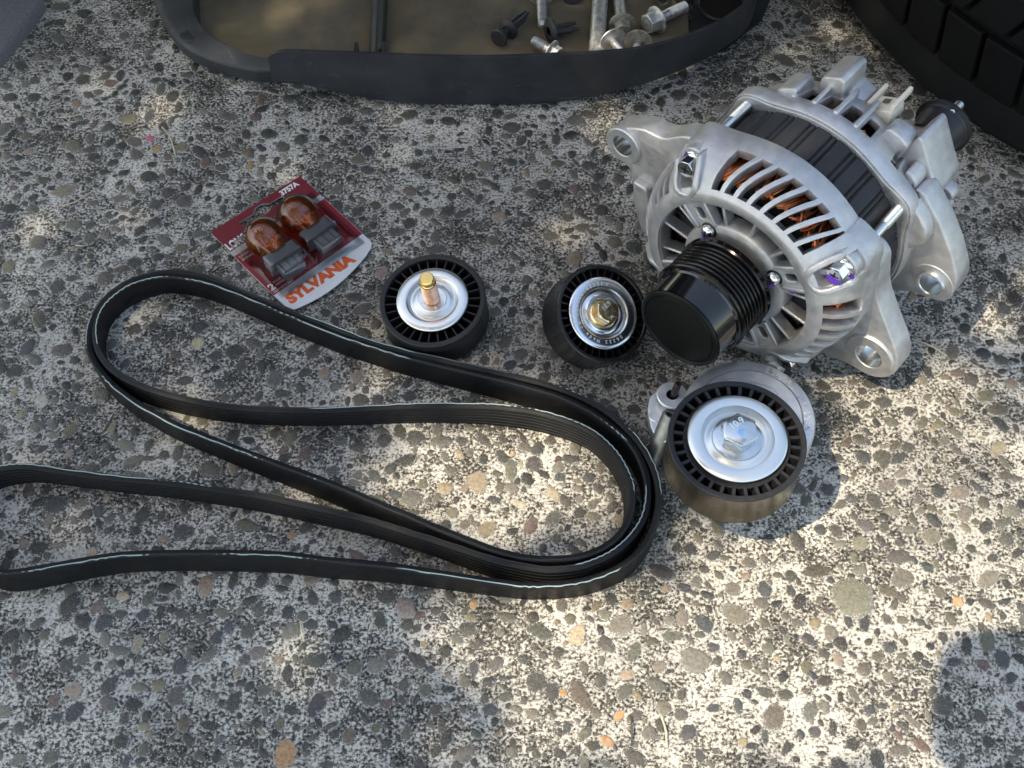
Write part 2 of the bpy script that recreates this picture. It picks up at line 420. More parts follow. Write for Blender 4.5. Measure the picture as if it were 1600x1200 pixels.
# ------------------------------------------------------------------ ground: exposed-aggregate concrete
gr = mesh('ground', [(-3, -2, 0), (3, -2, 0), (3, 4, 0), (-3, 4, 0)], [(0, 1, 2, 3)], CEMENT, smooth=0, scale=1)
gr['kind'] = 'structure'; gr['label'] = 'worn exposed aggregate concrete with stones in pale cement'
TINT = dict(d=(.054, .051, .046), b=(.054, .056, .060), g=(.102, .095, .083), t=(.25, .20, .135), y=(.38, .32, .21), o=(.40, .235, .11),
            r=(.135, .092, .078), p=(.26, .19, .155), w=(.46, .42, .34), l=(.118, .106, .080), n=(.155, .142, .115), z=(.60, .60, .60))
NOTED = '''1330 935 66 66 0 n|1088 1032 52 42 -10 n|902 993 42 26 70 y|872 1020 26 18 60 d|878 945 24 20 90 g|945 961 20 18 0 n|970 977 40 34 40 n|1046 971 22 16 0 n|1066 967 30 18 75 n|1045 995 24 20 0 g|1100 975 36 26 -50 b
1114 1012 24 18 0 b|1150 960 54 34 -30 n|1190 942 24 22 0 g|1145 920 28 24 0 n|1235 900 22 20 0 d|1263 1000 30 20 -50 b|1200 1014 22 20 0 n|1260 1042 24 20 -60 l|1310 1030 26 16 90 p|1350 1045 26 24 0 g|1390 1012 28 22 20 b|1497 940 20 18 0 o
1385 967 18 18 0 g|1030 1043 24 20 0 n|1058 994 22 16 0 g|975 1082 36 26 60 g|947 1158 26 18 -30 o|967 1119 26 13 45 o|880 1083 16 13 0 o|1075 1146 36 26 60 b|1037 1107 26 24 0 n|1065 1117 26 22 0 g|1115 1107 26 16 0 b|1152 1102 30 18 90 b|1195 1152 26 13 90 b
1210 1120 54 34 70 l|1227 1085 30 19 0 d|1333 1085 30 16 -60 g|1287 1105 22 20 0 n|1425 1127 34 13 -45 n|1545 905 50 24 25 n|1410 905 44 32 20 n|1565 1030 38 26 80 b|1490 1035 26 17 0 b|838 1065 40 36 0 d|862 1082 40 28 80 d|1580 1060 26 18 40 b
1545 1160 26 22 0 d|1530 1120 30 20 -40 d|323 915 38 28 80 t|365 907 38 17 80 d|410 906 30 21 80 b|488 905 30 20 20 p|192 932 26 15 0 y|110 922 26 20 0 g|152 950 26 18 60 r|190 960 22 16 0 b|224 962 26 24 0 b|285 960 32 14 0 d|280 905 24 13 90 n
525 933 26 22 60 b|603 932 34 28 0 d|633 950 36 34 0 p|740 945 20 15 70 o|655 963 22 15 0 r|682 955 20 17 0 d|730 985 34 30 0 d|455 986 32 27 50 n|487 977 26 19 0 b|358 980 26 17 90 b|338 997 28 20 70 b|215 1007 32 17 90 t|203 1052 18 17 0 b|282 1042 32 24 60 b
383 1032 20 19 0 g|130 1030 26 19 90 g|435 1032 20 16 0 t|555 1045 30 28 0 l|590 1040 40 28 30 n|612 1022 24 18 0 r|740 1045 28 17 90 b|672 1047 16 15 0 b|663 1007 12 10 0 o|665 1078 26 22 0 l|605 1100 24 18 30 r|495 1102 46 28 65 b|545 1150 28 24 90 r
523 1148 20 17 0 d|447 1177 54 36 80 o|287 1130 30 21 90 r|226 1135 20 16 0 t|190 1160 32 28 0 d|115 1080 32 28 0 p|85 1095 26 19 90 r|80 1183 28 24 0 g|275 1088 40 28 80 g|412 1080 26 22 0 g|635 1145 28 15 60 l|520 1062 26 13 90 g|345 1100 14 12 0 b
745 753 38 36 0 t|799 734 36 19 88 l|799 764 24 20 0 n|772 782 28 14 -20 b|810 787 30 13 -25 w|864 772 32 18 -60 y|830 822 32 20 60 r|833 726 30 28 0 d|920 747 24 18 0 b|876 745 21 17 0 b|864 810 34 22 50 g|801 709 10 9 0 o|784 684 27 12 85 d|755 718 22 17 60 d
649 686 32 28 0 d|707 801 21 18 0 n|695 764 30 22 0 t|726 764 18 11 60 p|761 826 32 24 0 t|860 688 22 19 0 d|722 690 24 17 -20 d|642 780 40 32 0 g|814 554 27 20 0 g|789 536 30 17 60 g|757 563 20 19 0 d|927 807 26 16 -10 n|966 812 18 17 0 t|870 841 18 17 0 l
13 418 23 21 0 t|211 411 28 22 0 d|90 450 25 23 0 b|164 436 28 24 0 g|43 544 36 25 70 b|97 548 40 22 0 g|65 627 25 22 0 w|22 614 25 11 80 t|34 647 22 15 70 t|175 668 27 12 80 t|119 607 17 15 0 b|110 634 18 15 0 b|126 641 18 15 0 b|25 580 32 27 0 d
309 537 23 21 0 y|317 476 30 23 0 d|211 515 25 20 0 d|337 557 27 20 0 d|430 591 34 25 80 g|488 551 33 21 70 d|477 582 27 17 20 d|508 584 23 21 0 t|378 573 20 17 0 d|279 708 28 17 80 g|232 697 25 15 85 d|256 711 20 15 0 d|108 710 19 13 60 p|432 677 27 19 0 d
441 753 17 16 0 z|364 731 28 13 -70 t|520 735 27 17 0 g|155 800 23 19 60 b|167 778 17 11 80 y|308 780 13 8 0 o|144 863 20 16 10 y|455 836 15 13 0 o|286 832 38 28 0 d|252 807 22 15 80 d|256 843 18 13 0 t|38 850 18 16 0 p|135 765 30 16 20 d|125 788 20 22 0 n
100 300 38 20 5 t|283 230 26 17 5 t|245 233 16 13 0 o|233 182 24 15 90 b|233 278 33 21 0 d|173 130 22 13 0 r|200 185 30 18 0 t|43 237 16 11 0 t|15 153 26 16 0 d|53 153 25 16 0 d|31 190 18 16 0 d|147 247 22 18 0 d|243 320 27 19 0 b|287 317 27 21 0 d
187 311 29 13 0 n|263 303 27 17 0 d|15 327 29 21 0 d|10 353 27 21 0 b|60 380 29 25 0 g|115 353 23 20 40 n|313 366 26 13 10 g|391 258 17 9 80 o|322 253 22 17 80 r|897 405 30 26 70 t|596 426 24 20 60 p|606 393 16 12 0 t|773 458 17 12 0 r|800 488 21 17 70 d
800 422 14 12 0 r|820 474 14 12 0 p|1475 690 24 16 10 g|1560 702 36 22 30 t|1385 760 34 20 20 n|1500 770 40 26 10 n|1345 850 28 22 0 n|1455 840 34 24 0 n|1580 800 30 22 0 n|1420 700 26 20 0 d|1540 620 34 20 30 l|1580 600 24 18 0 t|1330 780 22 16 0 b|1292 765 26 22 0 b
1270 760 26 12 60 d|1170 880 24 20 0 g|1100 890 20 14 0 d|1165 900 18 12 0 t|1040 920 20 14 0 p|1300 620 30 20 0 d|1340 570 34 24 0 b|1380 630 30 20 0 d|1260 610 24 18 0 b|560 700 30 18 0 d|600 690 28 22 0 d|530 690 24 20 0 g|560 590 26 22 0 n|640 620 24 16 0 d
590 625 22 18 0 d|640 180 30 18 0 d|700 190 26 16 0 d|540 190 30 18 0 d|470 220 26 18 0 d|560 250 30 18 0 l|650 260 24 16 0 d|800 200 34 20 0 d|900 190 30 18 0 g|760 260 28 18 0 n|850 290 30 20 0 d|920 260 26 18 0 d|700 330 28 20 0 d|780 340 24 18 0 t
640 350 26 18 0 d|860 370 26 18 0 g|560 330 24 16 0 d|420 210 30 18 0 d|1060 150 30 18 0 d|1130 170 30 18 0 n|1000 170 28 16 0 d|940 330 26 20 0 d|960 380 24 18 0 l|640 300 22 16 0 r|960 470 22 20 0 d|850 590 22 18 0 d|950 600 22 18 0 d|990 640 26 20 0 d'''
rng = random.Random(5)
def stone_shape(seed):
    r = random.Random(seed); n = 14
    # a rounded irregular polygon: the intersection of a few half-planes, softened
    k = r.choice((5, 5, 6, 6, 7, 8)); soft = r.uniform(.05, .6)
    planes = [(2*math.pi*(i+r.uniform(-.28, .28))/k, r.uniform(.78, 1.05)) for i in range(k)]
    prof = []
    for i in range(n):
        a = 2*math.pi*i/n; q = min(d/max(.2, math.cos(a-b)) for b, d in planes if math.cos(a-b) > .2)
        prof.append(min(1.3, q)*(1-soft)+soft+r.uniform(-.09, .09))
    V = []; tx, ty_ = r.uniform(-.22, .22), r.uniform(-.22, .22)
    for s, z in ((1.05, -.7), (.95, .36), (.68, .86)):
        for i in range(n):
            a = 2*math.pi*i/n; q = prof[i]*s
            V.append((q*math.cos(a), q*math.sin(a), z+((r.uniform(-.12, .12)+tx*math.cos(a)+ty_*math.sin(a)) if z > 0 else 0)))
    V.append((r.uniform(-.15, .15), r.uniform(-.15, .15), .95))
    Fs = []
    for k in range(2):
        for i in range(n):
            j = (i+1) % n; Fs.append((k*n+i, k*n+j, (k+1)*n+j, (k+1)*n+i))
    for i in range(n): Fs.append((2*n+i, 2*n+(i+1) % n, 3*n))
    return V, Fs
RIM = [1.0]*14+[.80]*14+[.30]*14+[0.0]
SHAPES = [stone_shape(s) for s in range(40)]
SME = []
for v, f in SHAPES:
    me = bpy.data.meshes.new('stone'); me.from_pydata(v, [], f); me.shade_smooth(); me.materials.append(STONE_O); SME.append(me)
    me.attributes.new('rim', 'FLOAT', 'POINT').data.foreach_set('value', RIM)
placed = []; grid = {}
def fits(x, y, r, k=.92):
    cx, cy = int(x//.02), int(y//.02)
    for i in range(cx-2, cx+3):
        for j in range(cy-2, cy+3):
            for (a, b, q) in grid.get((i, j), ()):
                if (a-x)**2+(b-y)**2 < ((q+r)*k)**2: return False
    return True
def put(x, y, r): grid.setdefault((int(x//.02), int(y//.02)), []).append((x, y, r))
stones = []
for row in NOTED.replace('\n', '|').split('|'):
    px, py, l, wd, an, c = row.split(); px, py, l, wd, an = (float(q) for q in (px, py, l, wd, an))
    p = at(px, py); q = at(px+10, py); q2 = at(px, py-10)
    mx_, my_ = (q-p).length/10, (q2-p).length/10
    ca, sa = math.cos(R_(an)), math.sin(R_(an))
    dirv = Vector((ca*mx_, sa*my_)); a = dirv.length*l/2; b = math.hypot(sa*mx_, ca*my_)*wd/2
    th = math.atan2(dirv.y, dirv.x)
    put(p.x, p.y, (a+b)/2); stones.append((p.x, p.y, a, b, th, c, True))
pool = 'ddddddddddddbbbbbgggggggggnnnnnnllltr'
for k in range(46000):
    x, y = rng.uniform(-.66, .66), rng.uniform(.10, 1.12)
    f = (k/46000)**.62
    med = 4.1*(1-f)**1.35+1.05
    r = min(.0085, max(.0011, med*MM*math.exp(rng.gauss(0, .25))))
    if not fits(x, y, r, .80 if rng.random() < .6 else 1.0): continue
    if 30*math.sin(x*37+1.3)*math.sin(y*29+.7)+12*math.sin(x*91)*math.sin(y*83) < rng.uniform(-50, 2)-14*(r < .002): continue
    put(x, y, r)
    e = rng.uniform(1.0, 2.1)
    c = rng.choice(pool)
    if r < .0022: c = rng.choice('dddggnnblt')
    stones.append((x, y, r*math.sqrt(e), r/math.sqrt(e), rng.uniform(0, math.pi), c, False))
    if len(stones) > 14000: break
def in_view(x, y):
    v = Vector((x, y, -CAM_H)); z = v.dot(_D); return abs(v.x/z*F_PX) < 800 and abs(v.dot(_U)/z*F_PX) < 600
order = sorted(range(len(stones)), key=lambda i: -(10 if stones[i][6] else 0)-(stones[i][2]*stones[i][3]*1e4 if in_view(*stones[i][:2]) else -1))
single = set(order[:300])
CV, CF, CC = [], [], []
for i, (x, y, a, b, th, c, noted) in enumerate(stones):
    t = TINT[c]; k = rng.uniform(.85, 1.15) if noted else rng.uniform(.50, 1.2); t = tuple(v*k*rng.uniform(.93, 1.07) for v in t)
    h = min(.0042, .0005+.23*b)*rng.uniform(.25, 1.0)
    if i in single:
        o = bpy.data.objects.new('stone', rng.choice(SME)); link(o, gr)
        o.location = (x, y, 0); o.rotation_euler = (rng.uniform(-.04, .04), rng.uniform(-.04, .04), th); o.scale = (a, b, h); o.color = (*t, 1)
    else:
        v, f = rng.choice(SHAPES); o_ = len(CV); cs, sn = math.cos(th), math.sin(th)
        for (p, q, s) in v: CV.append((x+(p*a*cs-q*b*sn), y+(p*a*sn+q*b*cs), s*h))
        CF += [tuple(j+o_ for j in g) for g in f]; CC += [t]*len(v)
me = bpy.data.meshes.new('small_stones'); me.from_pydata(CV, [], CF); me.shade_smooth(); me.materials.append(STONE_A)
ca_ = me.color_attributes.new('tint', 'FLOAT_COLOR', 'POINT')
ca_.data.foreach_set('color', [x for t in CC for x in (*t, 1)])
me.attributes.new('rim', 'FLOAT', 'POINT').data.foreach_set('value', RIM*(len(CV)//43))
so = bpy.data.objects.new('small_stones', me); link(so, gr); so['kind'] = 'stuff'
# ------------------------------------------------------------------ serpentine belt
BP = '''-62 800|-58 850|-35 885|0 899|37 896|73 890|128 880|165 874|200 870|270 868|360 868|450 871|500 878|557 883|615 889|692 901|749 910|807 918|840 919.5|885 917|922 910|960 896|990 877.5|1012 853.5|1027 825|1036 788|1034 755|1026 727|1008 694|982 664|952 638|915 617|877 602|840 591|768 574|700 559|640 546|577 528|540 514|487 494|440 475|387 454|330 429|292 421|262 419.5|225 426|195 437|165 458|147 481|136 503|132 524|133 545|142 567|157 588|176 608|216 637|270 666|315 684|382 710|450 735|500 753|558 777|585 789|630 807|667 823|697 835|735 850|780 866|826 876|870 877|903 874|933 865|957 852|975 835|988 813|994 787|993 758|985 736|972 712|955 692|933 673|907 659|877 648|840 638|800 632|768 629|730 628|653 628|577 632|520 635|450 635|382 632|315 623|252 608|210 592|180 574|164 556|155 538|152 515|155 496|164 478|180 462|202 447|225 439|247 434.5|270 434.5|300 439|330 446|387 468|440 491|477 506|527 526|565 539|602 551|640 562|730 584|790 598|840 612|870 621|900 634|930 651|954 669|972 684|987 702|997 722|1005 746|1007 772|1002 801|991 822|975 841|954 858|930 870|903 879|870 883|840 882|780 870|735 856|690 841|645 827|607 815|570 804|540 797|495 787|405 768|337 758|270 749|200 743|156 738|110 732|64 725|37 722.5|10 724|-25 734|-50 760'''
BW = 0.021
pts = [at(*[float(c) for c in q.split()], BW) for q in BP.split('|')]
path = [Vector((p.x, p.y)) for p in catmull([(p.x, p.y, 0) for p in pts], 5)]
for _ in range(2):
    path = [(path[i-1]+path[i]*2+path[(i+1) % len(path)])/4 for i in range(len(path))]
nb = len(path)
# cross-section: (towards the ribs, height); back face at 0, ribs on the other side
H_ = BW; sec = [(0.0, .0008), (0.0, H_-.0008), (.0007, H_), (.0027, H_)]
for k in range(6):
    z1 = H_-.0004-k*(H_-.0008)/6; z2 = z1-(H_-.0008)/6; zm = (z1+z2)/2
    sec += [(.0035, z1-.0001), (.0043, z1-.0007), (.0043, z2+.0007)]
sec += [(.0030, .0004), (.0027, 0), (.0007, 0)]
belt = empty('serpentine_belt', 'long black ribbed rubber drive belt with white edge cord, coiled on its edge', 'belt', (at(560, 760).x, at(560, 760).y, 0))
bo = Vector(belt.location)
bv, bf, cv, cf, along, shown = [], [], [], [], [], []
def sees(p, t):
    v = Vector((p.x, p.y, BW-CAM_H)); z = v.dot(_D); px, py = 800+v.x/z*F_PX, 600-v.dot(_U)/z*F_PX
    s = 1.0
    if t.x > 0 and 690 < py < 890 and px > 500: s = 0
    if t.x < 0 and 740 < py < 890 and 330 < px < 900: s = 0
    if t.x > 0 and py < 650 and 640 < px < 960: s = 0
    if t.x < 0 and py < 600 and 650 < px < 870: s = .25
    if t.x < 0 and 560 < py < 640 and px < 480: s = 0
    if t.x < 0 and py < 490 and px < 480: s = .1
    return s
dist = 0
for i, p in enumerate(path):
    t = (path[(i+1) % nb]-path[i-1]).normalized(); nl = Vector((-t.y, t.x))          # left of travel = ribbed side
    wob = .0012*math.sin(i*.045)+.0006*math.sin(i*.13)
    for s, z in sec:
        q = p+nl*(s+wob*(z/H_-1)*1.2); bv.append((q.x-bo.x, q.y-bo.y, z))
    dist += (p-path[i-1]).length
    for s, z in ((.0006, H_-.0002), (.0008, H_+.0002), (.0013, H_+.0002), (.0015, H_-.0002)):
        q = p+nl*(s+.00022*math.sin(dist*1400)); cv.append((q.x-bo.x, q.y-bo.y, z)); along.append(dist); shown.append(sees(p, t))
ks = len(sec)
for i in range(nb):
    j = (i+1) % nb
    for k in range(ks): bf.append((i*ks+k, j*ks+k, j*ks+(k+1) % ks, i*ks+(k+1) % ks))
    for k in range(4): cf.append((i*4+k, j*4+k, j*4+(k+1) % 4, i*4+(k+1) % 4))
mesh('rubber_band', bv, bf, BELT, belt, smooth=40, scale=1)
co = mesh('edge_cord', cv, cf, CORD, belt, smooth=0, scale=1)
a_ = co.data.attributes.new('along', 'FLOAT', 'POINT'); a_.data.foreach_set('value', along)
a_ = co.data.attributes.new('shown', 'FLOAT', 'POINT'); a_.data.foreach_set('value', shown)
# ------------------------------------------------------------------ pulleys
def hexhead(parent, m, r_flange, af, h, z, name='bolt_head', stamp=None, sm=None, rot=0.2):
    prof = [(0, z-.6), (r_flange, z-.6), (r_flange+.4, z), (r_flange, z+.8), (af*.60, z+1.8), (0, z+1.8)] if r_flange else None
    hd = mesh(name, *hex_data(af, z+(1.5 if r_flange else 0), z+h, rot), m, parent, 25, bevel=.35)
    if prof: lathe('flange', prof, m, hd, 40)
    if stamp:
        text('stamp', stamp, af*.30, -af*.24, -af*.02, z+h+.02, sm, hd, rot=35, bold=.05)
    return hd
def hex_data(af, z0, z1, rot=0):
    rc = af/math.sqrt(3); V = []
    for z, k in ((z0, 1), (z1-.5, 1)):
        for i in range(6): V.append((rc*k*math.cos(rot+i*math.pi/3), rc*k*math.sin(rot+i*math.pi/3), z))
    for i in range(24): V.append((af*.47*math.cos(rot+i*math.pi/12), af*.47*math.sin(rot+i*math.pi/12), z1))
    Fs = [tuple(range(5, -1, -1))]
    for i in range(6): Fs.append((i, (i+1) % 6, 6+(i+1) % 6, 6+i))
    for i in range(6):
        j = (i+1) % 6
        Fs.append((6+i, 6+j, 12+(4*j) % 24, 12+4*i+3, 12+4*i+2, 12+4*i+1, 12+4*i))
    Fs.append(tuple(range(12, 36)))
    return V, Fs

def rib_mesh(r0, r1, w_, z0, z1):
    v, f = box_data(r0, r1, -w_/2, w_/2, z0, z1)
    me = bpy.data.meshes.new('rib'); me.from_pydata([tuple(c*MM for c in q) for q in v], [], f); me.update(); return me

def pulley(parent, R, h, wall, hubr, nrib, ribw, wallmat, topmat, ribtop=-1.2, zweb=-12, ro=0.0):
    z0 = -h
    prof = [(hubr-5, zweb-1.5), (R-wall+.1, zweb-1.5), (R-wall, zweb), (R-wall, -.6), (R-wall+.5, 0), (R-.6, 0)]
    lathe('rim', [(hubr-6, zweb), (R-wall, zweb), (R-wall-.3, -.6), (R-wall+.2, 0), (R-.7, 0), (R-.05, -.55), (R, -1.4)], topmat, parent, 96)
    lathe('belt_wall', [(R, -1.3), (R-.25, -2.2), (R-.25, z0+2.2), (R, z0+1.4), (R-.05, z0+.5), (R-.8, z0), (R-wall, z0), (R-wall, z0+6), (hubr-6, z0+6)], wallmat, parent, 96)
    lathe('hub', [(hubr, zweb), (hubr, ribtop-1.2), (hubr-.4, ribtop-.8), (hubr-3.5, ribtop-.8), (hubr-3.5, zweb)], topmat, parent, 72)
    me = rib_mesh(hubr-.2, R-wall+.2, ribw, zweb, ribtop); me.materials.append(topmat)
    for i in range(nrib):
        o = bpy.data.objects.new('rib', me); link(o, parent); o.rotation_euler = (0, 0, ro+2*math.pi*i/nrib)

def shield(parent, r, z, m, groove0, groove1, depth, rin=0.0):
    depth *= 1.35
    return lathe('dust_shield', [(rin, z-depth*.55), (groove0-2.2, z-depth*.55), (groove0-1.2, z-depth*.65), (groove0, z-depth), (groove1-1.2, z-depth), (groove1, z-depth*.45), (groove1+.9, z-.05), (groove1+2, z+.12), (r-3.2, z+.05), (r-1.0, z-.25), (r-.2, z-.9), (r, z-1.6), (r-.9, z-1.8)], m, parent, 96, smooth=50)

# flat-lying idler with an upright stud
n1 = Vector((-.077, -.109, .957))
id1 = empty('idler_pulley', 'black idler pulley lying flat beside the bulb pack, gold threaded stud pointing up', 'pulley', at(675.5, 468, .031), zaxis=n1)
pulley(id1, 35.2, 25, 3.4, 20, 30, .75, PLAS, PLAS, ribtop=-2.0, ro=.04)
shield(id1, 24.0, 1.4, ZINC, 13.5, 16.0, 2.4)
st = lathe('stud', [(0, 27.6), (4.2, 27.6), (4.8, 26.8), (4.9, 24.6), (4.3, 24.0), (4.3, 22.4), (4.8, 21.8)], YZINC, id1, 32, smooth=30)
prof = []
for k in range(11): prof += [(5.3, 21.7-k*2), (5.2, 21.3-k*2), (4.1, 21.7-k*2-.9), (4.1, 21.7-k*2-1.2)]
lathe('thread', prof+[(4.8, -.4), (5.0, -.6)], PZINC, st, 32, smooth=20)
lathe('thread_collar', [(4.9, .35), (9.2, .35), (9.6, .0), (9.6, -.6)], ZINC, id1, 48)
for i in range(4): box('staking_mark', (5.2, 8.2, -.5, .5, .3, .75), ZINC, id1, .2, rotz=.4+i*math.pi/2)

# tilted idler with a bolt
n2 = Vector((.36, -.36, .86)).normalized()
id2 = empty('idler_pulley', 'tilted black idler pulley with bronze hex bolt, touching the alternator pulley', 'pulley', at(943, 489, .040), zaxis=n2, xaxis=(1, .2, 0))
pulley(id2, 32.4, 26, 2.6, 19.5, 34, .8, PLASG, PLASG, ribtop=-2.2)
shield(id2, 24.2, .6, ZINC2, 13.2, 15.6, 2.2)
hb = hexhead(id2, BZINC, 9.6, 14.6, 8.8, -.9, stamp='10.9', sm=STAMP, rot=.35)
text('stamp', 'K', 3.2, -.2, -4.2, 7.95, STAMP, hb, rot=-60, bold=.12)
lathe('face_washer', [(8.4, -.8), (11.4, -.8), (11.9, -1.2)], ZINC2, id2, 48)
ring_text('lettering', 'S6322 Made in Canada C2251', 3.1, 18.2, -62, .78, STAMP, id2, 8.6, inward=False, bold=.06)
ring_text('lettering', 'V', 3.6, 18.1, 72, .78, STAMP, id2, 9)

# ------------------------------------------------------------------ belt tensioner
TC = at(1152, 686, .078)
ten = empty('belt_tensioner', 'cast silver belt tensioner with a black pulley and large zinc hex bolt', 'tensioner', (TC.x, TC.y, 0))
BC = at(1170, 649, .040)-TC; bx_, by_ = BC.x*1000, BC.y*1000
def off(o, x, y, z=0): o.location = (x*MM, y*MM, z*MM); return o
off(lathe('spring_housing', [(0, 0), (38, 0), (40.5, 3), (41.2, 30), (41, 37), (40, 39.4), (38.5, 40), (33.6, 40), (33.2, 39.5), (33.0, 38.6), (32.6, 38.6), (32.4, 40.6), (31.8, 41.2), (12, 41.4), (0, 41.4)], ALU2, ten, 96), bx_, by_)
e_ = ring_text('raised_lettering', '20813  39062-04  101', 5.0, 34.4, 66, 40.2, ALU2, ten, 6.2, depth=.55, bold=.1); off(e_, bx_, by_)
off(text('raised_mark', '1', 4.5, 26, 6, 41.3, ALU2, ten, rot=-30, depth=.25), bx_, by_)
off(text('raised_mark', 'S', 3.4, 8, 27, 41.3, ALU2, ten, rot=80, depth=.2), bx_, by_)
arm = rounded([(-14, -12), (bx_-18, by_+22), (bx_+20, by_+12), (16, -10), (6, -18)], 12, 5)
plate('arm', [arm], 40.5, 53, ALU2, ten, 2)
lathe('pivot_post', [(0, 78), (11, 78), (12, 66), (13, 52), (13, 46)], ALU2, ten, 32)
# mounting lug, boss with pin, damper tube
lp_ = [at(*q_, .022)-TC for q_ in ((1012, 642), (1015, 619), (1027, 609), (1052, 605), (1085, 640), (1065, 690), (1032, 690), (1018, 672))]
lug = rounded([(q_.x*1000, q_.y*1000) for q_ in lp_], 4, 4)
hole = at(1036, 630, .022)-TC
off(lathe('lug_hole_disc', [(0, .15), (3.4, .15)], DARK, ten, 24), hole.x*1000, hole.y*1000, 22)  # flat dark disc painted in for the shaded hole, no opening
plate('mounting_lug', [lug], 12, 22, ALU2, ten, 1)
rv = at(1025, 650, .022)-TC
off(lathe('rivet', [(0, .5), (4.0, .5), (4.4, 0), (4.4, -.5)], ALU2, ten, 24), rv.x*1000, rv.y*1000, 22)
bs = at(1050.5, 617, .036)-TC
off(lathe('boss', [(3.7, 0), (3.9, .3), (9.0, .3), (9.8, -.4), (10.0, -1.4), (9.8, -3), (9.0, -3.6), (9.0, -26)], ALU2, ten, 40), bs.x*1000, bs.y*1000, 36)
lathe_ = off(lathe('bore', [(3.7, 0), (3.7, -5), (0, -5)], DARK, ten, 24), bs.x*1000, bs.y*1000, 36)
pn = lathe('locking_pin', [(0, 12), (1.9, 12), (2.25, 11.5), (2.25, -14), (0, -14)], mat('dark_pin', (.06, .05, .06), .35, .8), ten, 20)
off(pn, bs.x*1000+1.0, bs.y*1000+.2, 36); pn.rotation_euler = (-.05, .12, 0)
TC0 = Vector((TC.x, TC.y, 0)); tb0 = at(1048, 647, .034)-TC0; tb1 = at(1026, 700, .012)-TC0
tbz = (tb0-tb1).normalized()
q = tbz.to_track_quat('Z', 'Y'); L_ = (tb0-tb1).length*1000
tbm = mat('damper_tube_metal', (.30, .30, .30), .38, .8, noise=.25, nscale=200)
tb = lathe('damper_tube', [(0, -8), (3.0, -8), (3.1, -.5), (3.6, 0), (4.7, 0), (5.2, -.6), (5.2, -L_-14), (0, -L_-14)], tbm, ten, 32)
tb.location = tb0; tb.rotation_mode = 'QUATERNION'; tb.rotation_quaternion = q
# pulley on top
tp = bpy.data.objects.new('pulley', None); link(tp, ten); tp.location = (0, 0, .078); 
tp.empty_display_size = .01
pulley(ten, 39.6, 28, 3.2, 30.8, 32, 1.9, STEELG, PLAS, ribtop=-.9, ro=.05)
for o in list(ten.children):
    if o.name.split('.')[0] in ('rim', 'belt_wall', 'hub', 'rib'): o.parent = tp
shield(ten, 28.6, 80.6, ZINC, 17.2, 20.0, 3.0)
hb = hexhead(ten, BOLTZ, 14.3, 19.0, 10.5, 78.7, stamp='10.9', sm=STAMP, rot=.55)
plate('paint_mark', [rounded([(-1.4, -1), (-.4, .6), (.8, -.2), (2.2, .5), (2.6, -1.4), (1.5, -2.8), (1.4, -4.6), (.3, -5.2), (-.6, -3.4), (-1.7, -2.8)], 1, 3)], 89.22, 89.30, BLUEP, hb)

# ------------------------------------------------------------------ bulb pack
pL, pT, pR = at(329, 364, .0025), at(461, 281, .0025), at(580, 384, .0025)
cx = (pT-pL).normalized()
pack = empty('bulb_pack', 'red and white blister pack of two amber light bulbs', 'bulb pack', pL, zaxis=(0.0, 0.0, 1), xaxis=cx)
bot = [(1, -93)]+[(1+75*k/10, -93-6.5*math.sin(math.pi*(k/10)**.9)+5*k/10) for k in range(1, 10)]+[(76, -87)]
outl = [(0, 0), (79, 0), (79.5, -80), (78.8, -84)]+bot[::-1]+[(0, -60)]
slot = rounded([(20, -10.8), (30, -10.8), (34, -12.5), (44, -12.5), (48, -10.8), (58, -10.8), (58, -6.4), (46, -6.4), (43, -2.8), (36, -2.8), (33, -6.4), (20, -6.4)], 2.2, 4)
plate('card', [outl, slot], 0, .7, WHITE, pack)
plate('printed_panel', [[(0, 0), (79, 0), (79, -24), (0, -24)], slot], .71, .76, RED, pack)
plate('printed_band', [[(0, -24), (79, -24), (79, -29), (0, -29)]], .71, .76, GREYC, pack)
plate('printed_panel', [[(0, -29), (79, -29), (79.3, -73), (0.5, -75)]], .71, .76, RED2, pack)
def shadow_text(t_, s_, x, y, **kw):
    a = text('lettering', t_, s_, x+.35, y-.35, .79, BLACKP, pack, **kw); b = text('lettering', t_, s_, x, y, .86, WHITEP, pack, **kw)
shadow_text('LONG LIFE', 9.6, .6, -22.6, bold=.45, xs=.62)
shadow_text('3757A', 6.4, 58, -6.6, bold=.3, xs=.9)
text('lettering', 'SYLVANIA', 11.4, 5.2, -88.6, .80, ORANGE, pack, bold=.75, xs=1.07)
text('lettering', 'LARGA', 2.6, 2.2, -33, .80, WHITEP, pack, bold=.05); text('lettering', 'DURACI\u00d3N', 2.6, 2.2, -36.4, .80, WHITEP, pack, bold=.05)
text('lettering', '2', 8.0, 1.6, -70.8, .80, WHITEP, pack, bold=.3)
text('lettering', 'BULBS', 2.4, 6.6, -66.6, .80, WHITEP, pack, bold=.05); text('lettering', 'AMPOULES', 2.4, 6.6, -69.6, .80, WHITEP, pack, bold=.05)
text('lettering', '12.8V/27W,26.9', 2.5, 1.8, -73.8, .80, WHITEP, pack, bold=.05)
